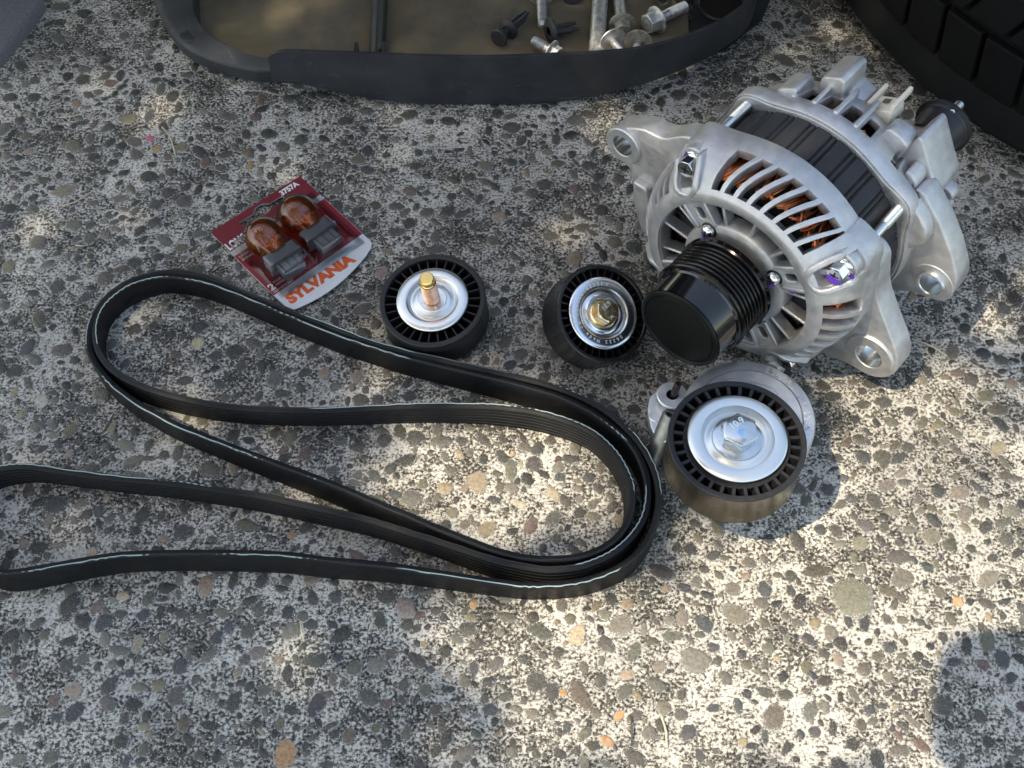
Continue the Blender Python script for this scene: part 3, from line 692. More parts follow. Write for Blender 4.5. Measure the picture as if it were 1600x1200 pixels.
# two bulbs
def bulb(x, y, ang, label):
    b = empty('light_bulb', label, 'bulb', pack.matrix_world @ Vector((x*MM, y*MM, 13.6*MM)), group='amber bulbs inside the blister pack')
    b.matrix_world = pack.matrix_world @ Matrix.Translation((x*MM, y*MM, 13.6*MM)) @ Matrix.Rotation(R_(ang), 4, 'Z') @ Matrix.Rotation(R_(90), 4, 'X')
    # local z runs from the globe to the base
    prof = [(0, -13.3)]+[(13.3*math.sin(t), -13.3*math.cos(t)) for t in [k*math.pi/24 for k in range(1, 17)]]+[(10.2, 9.2), (9.0, 12.5), (8.2, 16), (7.6, 19)]
    lathe('globe', prof, AMBER, b, 48, smooth=60)
    box('wedge_base', (-12.2, 12.2, -5.5, 5.5, 17, 27.5), BULBB, b, .7)
    box('base_ridge', (-12.8, 12.8, -6.2, 6.2, 25.6, 27.6), BULBB, b, .4)
    box('contact_tongue', (-8.6, 8.6, -3.4, 3.4, 27.5, 38), BULBB, b, .5)
    for xx in (-6.6, -1.2, 4.2): 
        v, f = tube_data([(xx, 3.2, 27.8), (xx, 3.9, 33), (xx, 3.5, 38)], .45, 6); mesh('contact_wire', v, f, CHROME, b)
    v, f = join([tube_data([(-3, 0, 17), (-3.4, 0, 4), (-2.4, .6, 0)], .35, 6), tube_data([(3, 0, 17), (3.4, 0, 4), (2.4, .6, 0)], .35, 6), tube_data([(-2.4, .6, 0), (0, 1.4, -1.5), (2.4, .6, 0)], .3, 6)])
    mesh('filament', v, f, CHROME, b)
    lathe('glass_stem', [(0, 3), (2.6, 5), (3.4, 10), (4.5, 17)], AMBER, b, 20)
    return b
bulb(21, -39.5, -2, 'amber bulb in the blister pack beside the word LONG')
bulb(50.5, -38.5, 2, 'amber bulb in the blister pack below the number 3757A')
# clear dome
def dome():
    nx, ny = 40, 44; V, Fs = [], []
    def hgt(x, y):
        h = 0
        for bx0, by0 in ((21, -39.5), (50.5, -38.5)):
            d = math.hypot(x-bx0, y-by0)
            if d < 17: h = max(h, 28.5*math.sqrt(max(0, 1-(d/17)**2))**.8)
            dx, dy = abs(x-bx0), (by0-y)
            if 0 < dy < 40: h = max(h, 20*max(0, min(1, (13.5-dx)/2.0))*max(0, min(1, (40-dy)/3)))
        e = min(x-5, 74-x, y+79, -20-y)
        h = max(h, 7*max(0, min(1, e/2.5)))
        return h+.95
    for j in range(ny+1):
        for i in range(nx+1):
            x = 3+73*i/nx; y = -81+63*j/ny; V.append((x, y, hgt(x, y)))
    for j in range(ny):
        for i in range(nx): Fs.append((j*(nx+1)+i, j*(nx+1)+i+1, (j+1)*(nx+1)+i+1, (j+1)*(nx+1)+i))
    mesh('clear_dome', V, Fs, BLISTER, pack, smooth=75)
dome()
# ------------------------------------------------------------------ alternator (local z = shaft direction towards the drive pulley)
AF = Vector((-.64653, -.76240, .02723)); AE1 = Vector((.76268, -.64677, 0))
alt = empty('alternator', 'new silver alternator with a black ribbed pulley and copper windings', 'alternator', (.13405, .47938, .080), zaxis=AF, xaxis=AE1)
BOLTS = [36, 131, 216, 311]; BR = 73.5
def ad(a, b): return (a-b+180) % 360-180
def lobe(th): return sum(8.5*math.exp(-(ad(th, b)/10.5)**2) for b in BOLTS)
def sm(x, a, b):
    t = max(0, min(1, (x-a)/(b-a))); return t*t*(3-2*t)

def shell_front():
    prof = [(54.6, 0), (58, .15), (60.6, 0), (62.0, -.6), (64.2, -2.6), (67.2, -5.0), (70.4, -8.6), (72.8, -13), (74.8, -18.5), (76.0, -24), (76.6, -27), (77.1, -33), (77.1, -41.5)]
    s0, s1 = 4, 10
    ths = []
    for qi in range(4):
        b0 = BOLTS[qi]; b1 = BOLTS[(qi+1) % 4]+(360 if qi == 3 else 0)
        a, b = b0+14.5, b1-15.5; ns = (8, 8, 8, 6)[qi]; per = (b-a)/ns; sw = per*.68
        for k in range(11): ths.append((b0-5.5+k*1.1, 'P') if False else None)
        # half of the boss zone after bolt b0
        for k in range(4): ths.append((b0-5.5+k*11/4, 'P'))
        for k in range(3): ths.append((b0+5.5+k*3, 'S'))
        for k in range(ns):
            c0 = a+per*k+(per-sw)/2
            ths.append((a+per*k, 'S') if k else (a, 'S'))
            for j in range(3): ths.append((c0+sw*j/3, 'O'))
            ths.append((c0+sw, 'S'))
        for k in range(3): ths.append((b+k*10/3, 'S'))
    ths = [t for t in ths if t]
    V, Fs = [], []
    for th, tag in ths:
        for si, (r, u) in enumerate(prof):
            d = lobe(th)*sm(-u, 9, 22)
            swirl = -8.5*max(0, min(1, (-u-3)/23))*sm(abs(min((ad(th, b) for b in BOLTS), key=abs)), 10, 24)
            a = R_(th+swirl); rr = r+d
            V.append((rr*math.cos(a), rr*math.sin(a), u))
    k = len(prof); n = len(ths)
    for i in range(n):
        j = (i+1) % n
        for p in range(k-1):
            tag = ths[i][1]
            if tag == 'O' and s0 <= p < s1: continue
            if tag == 'P' and 4 <= p < 9: continue
            Fs.append((i*k+p, i*k+p+1, j*k+p+1, j*k+p))
    o = mesh('front_housing', V, Fs, ALU, alt, smooth=50)
    bm = bmesh.new(); bm.from_mesh(o.data)
    bmesh.ops.recalc_face_normals(bm, faces=bm.faces)
    f0 = max(bm.faces, key=lambda f: f.calc_center_median().z)
    if f0.normal.z < 0: bmesh.ops.reverse_faces(bm, faces=bm.faces)
    bm.to_mesh(o.data); bm.free()
    m = o.modifiers.new('solid', 'SOLIDIFY'); m.thickness = 6.4*MM; m.offset = -1; m.use_even_offset = True
    m = o.modifiers.new('bevel', 'BEVEL'); m.width = 1.1*MM; m.segments = 3; m.limit_method = 'ANGLE'; m.angle_limit = R_(42)
    return o
fh = shell_front()
def polar(r, th): return (r*math.cos(R_(th)), r*math.sin(R_(th)))
# bolt pockets: raised U walls
for b in BOLTS:
    pathU = [(79, -9.5), (74, -9.5), (69, -9.2), (65, -8.2), (61.5, -6.0), (59.6, -2.5), (59.2, 0), (59.6, 2.5), (61.5, 6.0), (65, 8.2), (69, 9.2), (74, 9.5), (79, 9.5)]
    th_ = 2.1
    V, Fs = [], []
    for i, (r, t) in enumerate(pathU):
        p = Vector((r, t)); tg = (Vector(pathU[min(i+1, len(pathU)-1)])-Vector(pathU[max(i-1, 0)])).normalized(); nn = Vector((-tg.y, tg.x))
        top = .25-15*sm(r, 63, 82)
        for s in (-th_, th_):
            for z in (-26, top):
                q = p+nn*s; a = R_(b); V.append((q.x*math.cos(a)-q.y*math.sin(a), q.x*math.sin(a)+q.y*math.cos(a), z))
    for i in range(len(pathU)-1):
        o = i*4; n_ = o+4
        Fs += [(o, n_, n_+1, o+1), (o+2, o+3, n_+3, n_+2), (o+1, n_+1, n_+3, o+3), (o, o+2, n_+2, n_)]
    Fs += [(0, 1, 3, 2), (len(V)-4, len(V)-2, len(V)-1, len(V)-3)]
    mesh('bolt_pocket', V, Fs, ALU, fh, smooth=50, bevel=1.2, seg=3)
    x, y = polar(BR, b)
    o = lathe('bolt_boss', [(0, -17), (8.4, -17), (9.2, -18), (9.8, -42)], ALU, fh, 32); off(o, x, y)
    o = box('pocket_rib', (61, 68, -2.2, 2.2, -26, -10), ALU, fh, 1.2, rotz=R_(b))
# flange bolts and studs
for i, b in enumerate(BOLTS):
    x, y = polar(BR, b)
    fb = mesh('flange_bolt', *hex_data(10.4, -16, -7.4, .3+i), CHROME, alt, 25, bevel=.3); off(fb, x, y)
    off(lathe('flange', [(0, -16.9), (7.0, -16.9), (7.4, -16.2), (7.0, -15.6), (5.2, -14.6)], CHROME, fb, 32), 0, 0)
    v, f = join([box_data(-3, 3, -.6, .6, -7.6, -7.3), box_data(-.6, .6, -3, 3, -7.6, -7.3)])
    mesh('cross_slot', v, f, mat('slot_dark', (.05, .05, .05), .4, .8) if i == 0 else bpy.data.materials['slot_dark'], fb, 0)
    if i == 0:
        off(plate('paint_dab', [[(-4, -5.5), (1, -6.2), (5, -3.6), (5.2, -.6), (2, -1.6), (-1, -.8), (-4.6, -2)]], -7.38, -7.1, PURPLE, fb), 0, 0)
        off(plate('paint_dab', [circle(7.4, -1.5, 1.9, 14)], -15.5, -15.1, PURPLE, fb), 0, 0)
    if i == 1: off(plate('paint_dab', [[(-7.4, 0), (-5.6, 4.4), (-2, 6.6), (-3, 4.8), (-5.6, 1.2)]], -15.4, -15.1, PURPLE, fb), 0, 0)
    tbp = [(3.0, -40), (3.0, -58.5), (3.5, -59)]
    for k in range(15): tbp += [(3.55, -59.2-k*1.1), (3.0, -59.7-k*1.1)]
    off(lathe('through_bolt', tbp+[(3.0, -77)], ZINC, alt, 24, smooth=25), x*1.035, y*1.035)
# inner ring wall, hub, arms and spokes of the front face
lathe('ring_wall', [(56.5, -2), (54.2, -2), (53.8, -6), (53.8, -12), (56.5, -12)], ALU, fh, 96)
lathe('hub', [(15, -3), (34.5, -3), (36.2, -3.8), (37, -5.2), (37.4, -14)], ALU, fh, 80)
arm_lp = rounded([(30, -7.6), (56, -8.6), (56, 8.6), (30, 7.6)], .5, 2); pill = rounded([(41.2, -2.4), (49.5, -2.7), (49.5, 2.7), (41.2, 2.4)], 2.3, 4)
am = plate_mesh([arm_lp, pill], -9, -3.2, .8)
for b in BOLTS:
    me = am.copy(); o = finish('screw_arm', me, ALU, fh, 30); o.rotation_euler = (0, 0, R_(b))
    for s in (-1, 1):
        v, f = box_data(36, 57, s*7.2-1.5, s*7.2+1.5, -9, -.4); v = [(x, y+(x-36)*s*.06, z-(.9 if x < 40 and z > -2 else 0)) for x, y, z in v]
        c, s_ = math.cos(R_(b)), math.sin(R_(b)); v = [(x*c-y*s_, x*s_+y*c, z) for x, y, z in v]
        mesh('arm_rib', v, f, ALU, fh, 35, bevel=1.0, seg=3)
    x, y = polar(33.4, b)
    sr = lathe('retainer_screw', [(0, 1.9), (1.6, 1.75), (3.0, 1.1), (3.9, .1), (4.3, -1.2), (4.4, -3.0)], CHROME, alt, 28); off(sr, x, y)
    v, f = join([box_data(-2.4, 2.4, -.45, .45, .6, 1.98), box_data(-.45, .45, -2.4, 2.4, .6, 1.98)]); mesh('cross_slot', v, f, bpy.data.materials['slot_dark'], sr, 0)
    lathe('screw_seat', [(4.4, -2.9), (5.0, -2.4), (5.4, -2.9)], bpy.data.materials['slot_dark'], sr, 24)
    if b in (36, 131): plate('paint_dab', [[(-1.5, -3.6), (1.6, -3.8), (3.2, -1.8), (1.4, -1.1), (-.6, -1.5), (-2.2, -2)]], 1.3, 1.75, PURPLE, sr)
    if b == 36: off(plate('paint_dab', [circle(39.8, 17.2, 2.1, 16)], -2.9, -2.5, PURPLE, fh), 0, 0)
for qi in range(4):
    b0 = BOLTS[qi]; b1 = BOLTS[(qi+1) % 4]+(360 if qi == 3 else 0)
    span = b1-b0
    for k in (1, 2, 3):
        th = b0+span*(.22+.56*(k-1)/2); c, s_ = math.cos(R_(th)), math.sin(R_(th))
        v, f = box_data(35.5, 56, -1.05, 1.05, -13, -4.4); v = [(x*c-y*s_, x*s_+y*c, z) for x, y, z in v]
        mesh('spoke', v, f, ALU, fh, 35, bevel=.9, seg=3)
# rotor fan, and a black core painting the shade inside the openings
fv, ff = lathe_data([(0, -21), (52, -21), (52.5, -21.5), (52.5, -26)], 64)
parts = [(fv, ff)]
for k in range(11):
    th = k*360/11+7; c, s_ = math.cos(R_(th)), math.sin(R_(th)); v, f = box_data(38, 52, -.8, .8, -21, -15)
    parts.append(([(x*c-y*s_, x*s_+y*c, z) for x, y, z in v], f))
mesh('rotor_fan', *join(parts), FAN, alt, 30)
lathe('dark_core', [(53, -12.5), (57, -12), (61, -14), (62.5, -20), (62.5, -100), (56, -106), (30, -106)], DARK, alt, 64)
rw = random.Random(8); parts = []
for k in range(250):
    th = rw.uniform(0, 360); dt = rw.choice((-1, 1))*rw.uniform(5, 11); r = rw.uniform(61.6, 66.0); rad = .62
    for j in range(rw.choice((1, 2))):
        t0 = th+j*1.3; ps = []
        for q in range(6):
            s = q/5; a = R_(t0+dt*s); rr = r+1.6*math.sin(s*math.pi)-.8*s; u = -35+22*math.sin(s*math.pi*.62)+rw.uniform(-.5, .5)
            if q == 5: u -= 2
            ps.append((rr*math.cos(a), rr*math.sin(a), u))
        parts.append(tube_data(ps, rad, 5, False))
for k in range(150):
    th = rw.uniform(0, 360); dt = rw.choice((-1, 1))*rw.uniform(4, 9); r = rw.uniform(62, 66.0)
    ps = []
    for q in range(5):
        s = q/4; a = R_(th+dt*s); u = -78-20*math.sin(s*math.pi*.6); ps.append(((r+1.2*math.sin(s*3.1))*math.cos(a), (r+1.2*math.sin(s*3.1))*math.sin(a), u))
    parts.append(tube_data(ps, .62, 5, False))
cw = mesh('copper_winding', *join(parts), COPPER, alt, 50); cw['kind'] = 'stuff'
def lobe_plate(name, z0, z1, par):
    outer = [((r+lobe(t))*math.cos(R_(t)), (r+lobe(t))*math.sin(R_(t))) for t in range(0, 360, 3) for r in (74.0,)]
    plate(name, [outer, circle(0, 0, 70.0, 90)], z0, z1, ALU, par, .5)
lobe_plate('joint_face', -42.2, -37, fh)
# stator stack with weld grooves
def stator():
    n = 360; V, Fs = [], []; us = [-40.5, -41, -76, -76.5]
    for i in range(n):
        th = i
        g = 0
        m = (th+4) % 12
        if m in (0, 3): g = 1.5
        if m in (1, 2): g = .35
        r = 71.8-g-1.2*(1 if int((th+4)//12) % 2 else 0)*0
        for u in us: V.append((r*math.cos(R_(th)), r*math.sin(R_(th)), u))
    for i in range(n):
        j = (i+1) % n
        for p in range(3): Fs.append((i*4+p, j*4+p, j*4+p+1, i*4+p+1))
    return mesh('stator', V, Fs, LAM, alt, 25)
stator()
def lam_lines():
    n = LAM.node_tree; p = n.nodes['Principled BSDF']; tc = n.nodes.new('ShaderNodeTexCoord'); wv = n.nodes.new('ShaderNodeTexWave'); wv.wave_type = 'BANDS'; wv.bands_direction = 'Z'
    wv.inputs['Scale'].default_value = 320; wv.inputs['Distortion'].default_value = .4
    n.links.new(tc.outputs['Object'], wv.inputs['Vector']); b = n.nodes.new('ShaderNodeBump'); b.inputs['Strength'].default_value = .5; b.inputs['Distance'].default_value = .0004
    n.links.new(wv.outputs['Fac'], b.inputs['Height']); n.links.new(b.outputs[0], p.inputs['Normal'])
lam_lines()
# rear housing
def shell_rear():
    prof = [(75.6, -75.5), (76.2, -76.5), (76.2, -84), (76.0, -87.5), (75.4, -90), (73.8, -95), (72.4, -101), (71.6, -104), (71.0, -110), (68.5, -116), (60, -119), (28, -120)]
    wins = [(105.5, 3.6), (94.3, 3.6), (83.2, 3.5), (72.6, 3.2), (53, 2.6), (38.5, 2.2)]
    edges = sorted({round(x, 3) for c, h in wins for x in (c-h, c-h/3, c+h/3, c+h)} | {float(x) for x in range(0, 360, 4) if all(abs(ad(x, c)) > h+1 for c, h in wins)})
    V, Fs = [], []
    for th in edges:
        for r, u in prof:
            d = lobe(th)*(1-sm(-u, 84, 96))*.95; V.append(((r+d)*math.cos(R_(th)), (r+d)*math.sin(R_(th)), u))
    k, n = len(prof), len(edges)
    for i in range(n):
        j = (i+1) % n; mid = edges[i]+ad(edges[j], edges[i])/2
        for p in range(k-1):
            if 3 <= p < 7 and any(abs(ad(mid, c)) < h for c, h in wins): continue
            Fs.append((i*k+p, j*k+p, j*k+p+1, i*k+p+1))
    o = mesh('rear_housing', V, Fs, ALU, alt, smooth=45)
    bm = bmesh.new(); bm.from_mesh(o.data); bmesh.ops.recalc_face_normals(bm, faces=bm.faces)
    f0 = max(bm.faces, key=lambda f: f.calc_center_median().xy.length)
    if f0.normal.xy.dot(f0.calc_center_median().xy) < 0: bmesh.ops.reverse_faces(bm, faces=bm.faces)
    bm.to_mesh(o.data); bm.free()
    m = o.modifiers.new('solid', 'SOLIDIFY'); m.thickness = 4.5*MM; m.offset = -1; m.use_even_offset = True
    m = o.modifiers.new('bevel', 'BEVEL'); m.width = 1.0*MM; m.segments = 2; m.limit_method = 'ANGLE'; m.angle_limit = R_(42)
    return o
rh = shell_rear()
lobe_plate('joint_face', -80, -74.8, rh)
for th, r1, u1 in ((99.9, 77.2, -112), (88.8, 77.2, -113), (77.9, 77, -114), (111, 77, -108)):
    box('rib', (69, r1, -1.6, 1.6, u1, -86), ALU, rh, 1.0, rotz=R_(th))
def prism(name, poly, z0, z1, bev=1.6, m=ALU, rnd=3): return plate(name, [rounded(poly, rnd, 4)], z0, z1, m, rh, bev)
prism('mounting_tower', [(-20, 79), (-8, 85), (-5, 83.5), (-3, 71), (8, 68.5), (10, 58), (-22, 58)], -131, -104)
prism('vent_lug', [(-42, 62), (-38, 70), (-27, 76), (-24, 66)], -107, -88)
prism('regulator_block', [(27, 64), (31, 74), (40, 73.5), (47, 69), (42, 48)], -112, -98)
prism('regulator_block', [(43, 60), (49, 74), (52, 73), (64, 54), (72.5, 42), (71, 12), (30, 15), (28, 55)], -133, -104)
prism('finger_lug', [(52.5, 58), (57, 58.5), (62, 53), (62, 44), (52, 48)], -117, -91, 2.2)
prism('finger_lug', [(64, 44), (68, 43), (71, 36), (64, 34)], -114, -91, 1.8)
prism('rear_fin', [(70, 38), (78, 36), (80, 30), (70, 28)], -126, -116, 1.5); prism('rear_fin', [(70, 26), (79, 23), (80, 17), (70, 15)], -126, -116, 1.5)
box('ivory_insert', (64, 68.5, -3, 3, -103, -97), BEIGE, rh, .3, rotz=R_(53)); box('ivory_insert', (64, 68.5, -3, 3, -108, -98), BEIGE, rh, .3, rotz=R_(38.5))
# rear ear with split bushing
ear = [(62, 50), (68, 51), (84, 36), (97, 20), (108, 2), (110, -12), (104, -24), (94, -28), (84, -31), (72, -41), (60, -46), (55, 20)]
plate('mounting_ear', [rounded(ear, 6, 4), circle(94.8, -12, 9.2, 32)], -107, -90, ALU, rh, 1.6)
plate('ear_gusset', [rounded([(66, 49), (76, 41), (82, 34), (83, 24), (74, 12), (66, 10)], 4, 3)], -91, -80, ALU, rh, 2)
off(lathe('split_bushing', [(7.2, -108), (7.2, -87.2), (7.7, -86.6), (9.0, -86.6), (9.3, -87.2), (9.3, -108)], ZINC, rh, 40), 94.8, -12)
off(lathe('ear_boss', [(9.4, -89.4), (13.6, -89.4), (14.6, -90.5)], ALU, rh, 40), 94.8, -12)
# output post and connector
off(lathe('insulator_cap', [(0, -150), (16, -150), (17, -149), (17, -147.5), (15.8, -146.5), (14.6, -132), (14.6, -128)], mat('cap_rubber', (.018, .020, .026), .42), rh, 56), 48, 49)
off(lathe('cap_flange', [(15.4, -147), (18.6, -148.5), (18.6, -150.4), (15.2, -150.4)], PLAS, rh, 56), 48, 49)
v, f = join([tube_data([(50, 61, -138), (50, 61, -159)], 3.0, 16)]); mesh('terminal_stud', v, f, ZINC, rh, 40)
off(mesh('terminal_nut', *hex_data(8.6, -152, -146.4, .3), ZINC, rh, 25, bevel=.3), 50, 61)
cn = plate('connector', [rounded([(9, 60), (9, 67), (26, 75), (28, 68), (26, 60)], 2, 3)], -126, -110, BEIGE, rh, .6)
for (xx, yy) in ((10.5, 69.4), (25.5, 76.4)): box('latch_prong', (-1.3, 1.3, -2.2, 2.2, -134, -112), BEIGE, rh, .4, off=(xx, yy, 0))
box('latch_window', (-2.2, 2.2, -.2, .2, -122, -118), mat('shadow_slot', (.12, .10, .07), .6), rh, 0, rotz=.42, off=(18.2, 72.3, 0))  # thin dark plate painted for the shade inside the latch
# front ears
earL = [(-58, 58), (-66, 55), (-78, 44.5), (-84, 42.5), (-94, 42), (-104, 37), (-118, 27), (-121, 15), (-113, 7), (-99, 2), (-93, -22), (-84, -44), (-66, -56), (-50, -40), (-50, 30)]
plate('mounting_ear', [rounded(earL, 5, 4), circle(-106.5, 20.5, 7.4, 32)], -46, -29.5, ALU, fh, 1.4)
off(lathe('ear_boss', [(7.4, -47), (7.4, -27.5), (7.9, -27), (12.6, -27), (13.4, -27.7), (13.8, -30)], ALU, fh, 48), -106.5, 20.5)
off(lathe('ear_bore', [(7.3, -46.5), (7.3, -27.6)], BORE, fh, 40), -106.5, 20.5)
plate('ear_gusset', [rounded([(-94, 0), (-90, -20), (-81, -42), (-72, -40), (-78, -18), (-82, 0)], 3, 3)], -30.5, -24, ALU, fh, 1.6)
earR = [(60, 40), (72, 34), (75, 20), (79, 7), (94, -14), (104, -27), (109, -42), (104, -56), (92, -63), (78, -63), (62, -68), (44, -74), (36, -60), (50, 0)]
plate('mounting_ear', [rounded(earR, 6, 4), circle(89, -43, 9.0, 32)], -57, -39.5, ALU, fh, 1.6)
off(lathe('ear_boss', [(9.0, -58), (9.0, -38.2), (9.5, -37.7), (16.2, -37.7), (17, -38.6), (17.2, -40)], ALU, fh, 48), 89, -43)
off(lathe('ear_bore', [(8.9, -57.5), (8.9, -38.4)], BORE, fh, 40), 89, -43)
off(lathe('foot_peg', [(0, -9), (4, -9), (6, -11), (7, -40)], ALU, fh, 28), 42, -70)
off(lathe('foot_peg', [(0, -24), (3, -24), (4.4, -26), (5, -40)], ALU, fh, 28), -70, -28)
# drive pulley
pr = [(20, 3.5), (31.6, 3.5), (32.5, 4.2), (32.5, 7.4), (31.8, 8.4), (29.6, 9.0)]
for k in range(6): pr += [(29.6, 9.6+k*3.1), (31.3, 10.8+k*3.1), (31.5, 11.3+k*3.1), (31.3, 11.8+k*3.1)]
pr += [(29.4, 28.6), (30.2, 29.4), (32.0, 30.2), (32.3, 31), (31.6, 31.8), (30.0, 32.4), (29.6, 33.4)]
dp = lathe('drive_pulley', pr, RIBBLK, alt, 112, smooth=22)
lathe('smooth_sleeve', [(29.4, 33.0), (28.3, 34), (28.1, 35), (28.1, 51.2), (28.6, 51.6)], GLOSS, dp, 112)
lathe('end_cap', [(28.2, 51.3), (28.3, 52.2), (27.5, 53.4), (25.6, 53.7), (25.1, 53.2), (24.8, 52.4), (24.0, 52.4), (23.6, 52.9), (0, 53.0)], CAPM, dp, 96)
lathe('shaft_collar', [(15, 3.6), (15, -3)], GLOSS, alt, 40)
# ------------------------------------------------------------------ tray full of fasteners
tray = empty('parts_tray', 'scuffed dark grey plastic cover used as a tray for old bolts', 'tray', (at(750, 60).x, at(750, 60).y, 0))
to = Vector(tray.location)
ZT, ZF = .050, .007
top_px = [(415, 75), (460, 79), (520, 83), (600, 86), (700, 88), (800, 88), (900, 85), (960, 80), (1020, 71), (1070, 58), (1110, 43), (1145, 22), (1172, 0)]
tp_ = [at(x, y, ZT) for x, y in top_px]+[at(1172, 0, ZT)+Vector((.012, .03, 0)), at(1172, 0, ZT)+Vector((.016, .08, 0)), at(1172, 0, ZT)+Vector((.010, .2, 0))]
tpth = catmull(tp_, 5, False)
V, Fs = [], []
for i, p in enumerate(tpth):
    t = (tpth[min(i+1, len(tpth)-1)]-tpth[max(i-1, 0)]).normalized(); nin = Vector((-t.y, t.x, 0))
    pxx = 800+F_PX*p.x/((p-Vector((0, 0, CAM_H))).dot(_D))
    lift = .022*max(0, min(1, (640-pxx)/225))**1.5+.018*max(0, min(1, (pxx-860)/250))
    for s, z in ((0, ZT), (.0026, ZT), (.0034, ZF+.004+lift*.3), (.012, ZF-.003), (.006, .0015+lift*.6), (-.0005, .002+lift)):
        q = p+nin*s; V.append((q.x-to.x, q.y-to.y, z-(.0006*math.sin(i*.37)+.010*max(0, 1-i/5)**2)*(z > .02)))
for i in range(len(tpth)-1):
    for k in range(6): Fs.append((i*6+k, (i+1)*6+k, (i+1)*6+(k+1) % 6, i*6+(k+1) % 6))
Fs += [tuple(range(6)), tuple(range(len(V)-6, len(V)))]
mesh('front_wall', V, Fs, TRAYM, tray, 45, scale=1, bevel=.7)
# wide flange at one end
fo = [at(*q, .018) for q in ((232, -40), (240, 0), (262, 45), (292, 76), (340, 97), (388, 109), (410, 111), (436, 112))]
fi = [at(*q, .025) for q in ((298, -40), (300, 0), (306, 28), (330, 57), (368, 77), (396, 86), (412, 90), (436, 94))]
fo, fi = catmull(fo, 5, False), catmull(fi, 5, False)
fl_prev = fo[0]+Vector((.01, .16, 0)); V, Fs = [], []
fo = [fl_prev]+fo; fi = [fi[0]+Vector((.01, .16, 0))]+fi
for a, b in zip(fo, fi):
    m = a.lerp(b, .25)
    for q, z in ((a.lerp(b, .06), .006), (a, .0155), (a.lerp(b, .04), .0175), (m, .0205), (b, .025), (b.lerp(a, -.04), .0225), (b.lerp(a, -.10), ZF-.003)): V.append((q.x-to.x, q.y-to.y, z))
for i in range(len(fo)-1):
    for k in range(6): Fs.append((i*7+k, (i+1)*7+k, (i+1)*7+k+1, i*7+k+1))
mesh('end_flange', V, Fs, TRAYM, tray, 50, scale=1, solid=0)
cc = at(296, 54, .021)-to
off(lathe('molded_disc', [(0, .0), (7.4, .0), (7.9, -.3), (8.3, -.9)], TRAYM, tray, 32), cc.x*1000, cc.y*1000, 22.2)
# floor
fl = [at(*q, ZF) for q in ((300, -60), (296, 0), (310, 50), (360, 90), (420, 110), (520, 128), (700, 134), (900, 130), (1010, 112), (1078, 88))]+[at(1078, -60, ZF)]
fl = [Vector((p.x, p.y, ZF)) for p in fl]; fl[0].y += .12; fl[-1].y += .12
mesh('floor', [(p.x-to.x, p.y-to.y, ZF) for p in fl], [tuple(range(len(fl)))], TRAYF, tray, 0, scale=1)
f2 = [at(*q, ZF+.001) for q in ((1080, 100), (1078, 40), (1090, -40), (1220, -40), (1190, 30), (1140, 70))]
mesh('floor_end', [(p.x-to.x, p.y-to.y, ZF-.001) for p in f2], [tuple(range(len(f2)))], TRAYM, tray, 0, scale=1)
rc = at(1128, 8, ZF)-to
off(lathe('recess_ring', [(16.5, -4), (17, 1.2), (18.2, 1.8), (19.5, .4)], TRAYM, tray, 40), rc.x*1000, rc.y*1000, ZF*1000)
off(lathe('recess', [(0, .1), (16.8, .1)], DARK, tray, 40), rc.x*1000, rc.y*1000, ZF*1000+.6)  # black disc, its colour gives the shaded depth of the recess
# cross rib with gussets
r0, r1 = at(589, 110, ZF), at(592, -40, ZF)
v, f = tube_data([r0-to+Vector((0, 0, .004)), r1-to+Vector((0, .1, .004))], .0065, 12, True, 1.9); mesh('cross_rib', v, f, TRAYM, tray, 50, scale=1)
for px in (556, 601):
    p = at(px, 84, .022)-to; box('gusset', (-1.6, 1.6, -9, 9, -16, 4), TRAYM, tray, .6, off=(p.x*1000, p.y*1000, 22))

def lay(o, p0, p1):
    """lay a thing whose local z runs from its head to its tip"""
    z = (p1-p0).normalized(); x = Vector((0, 0, 1)).cross(z)
    x = x.normalized() if x.length > .05 else Vector((1, 0, 0)); y = z.cross(x)
    o.matrix_world = Matrix(((x.x, y.x, z.x, p0.x), (x.y, y.y, z.y, p0.y), (x.z, y.z, z.z, p0.z), (0, 0, 0, 1)))
def bolt(label, p0, p1, m, shank=3.4, thread_from=.5, flange=9, af=10, head=7, washer=0, hm=None, group='old fasteners in the tray'):
    b = empty('bolt', label, 'bolt', group=group); L = (p1-p0).length*1000
    lay(b, p0, p1)
    if head:
        hd = mesh('hex_head', *hex_data(af, -head, 0, .4), hm or m, b, 25, bevel=.35)
        # dished head recess and flange
        lathe('head_dish', [(0, -head+.4), (af*.30, -head-.02), (af*.42, -head-.06)], OLDD, hd, 24)
        lathe('flange', [(af*.3, -1.2), (flange*.82, -1.2), (flange, -.4), (flange, .6), (flange*.9, 1.0), (0, 1.0)], hm or m, hd, 36)
    if washer: lathe('washer', [(shank, 2.4), (washer, 2.4), (washer+.3, 1.9), (washer, 1.1), (shank, 1.1)], m, b, 40)
    pr_ = [(shank*.98, .8), (shank*.98, L*thread_from)]
    z = L*thread_from
    while z < L-2: pr_ += [(shank*1.03, z+.3), (shank*.86, z+.85)]; z += 1.15
    lathe('shank', pr_+[(shank*.8, L-1), (shank*.55, L), (0, L)], m, b, 24, smooth=25)
    return b
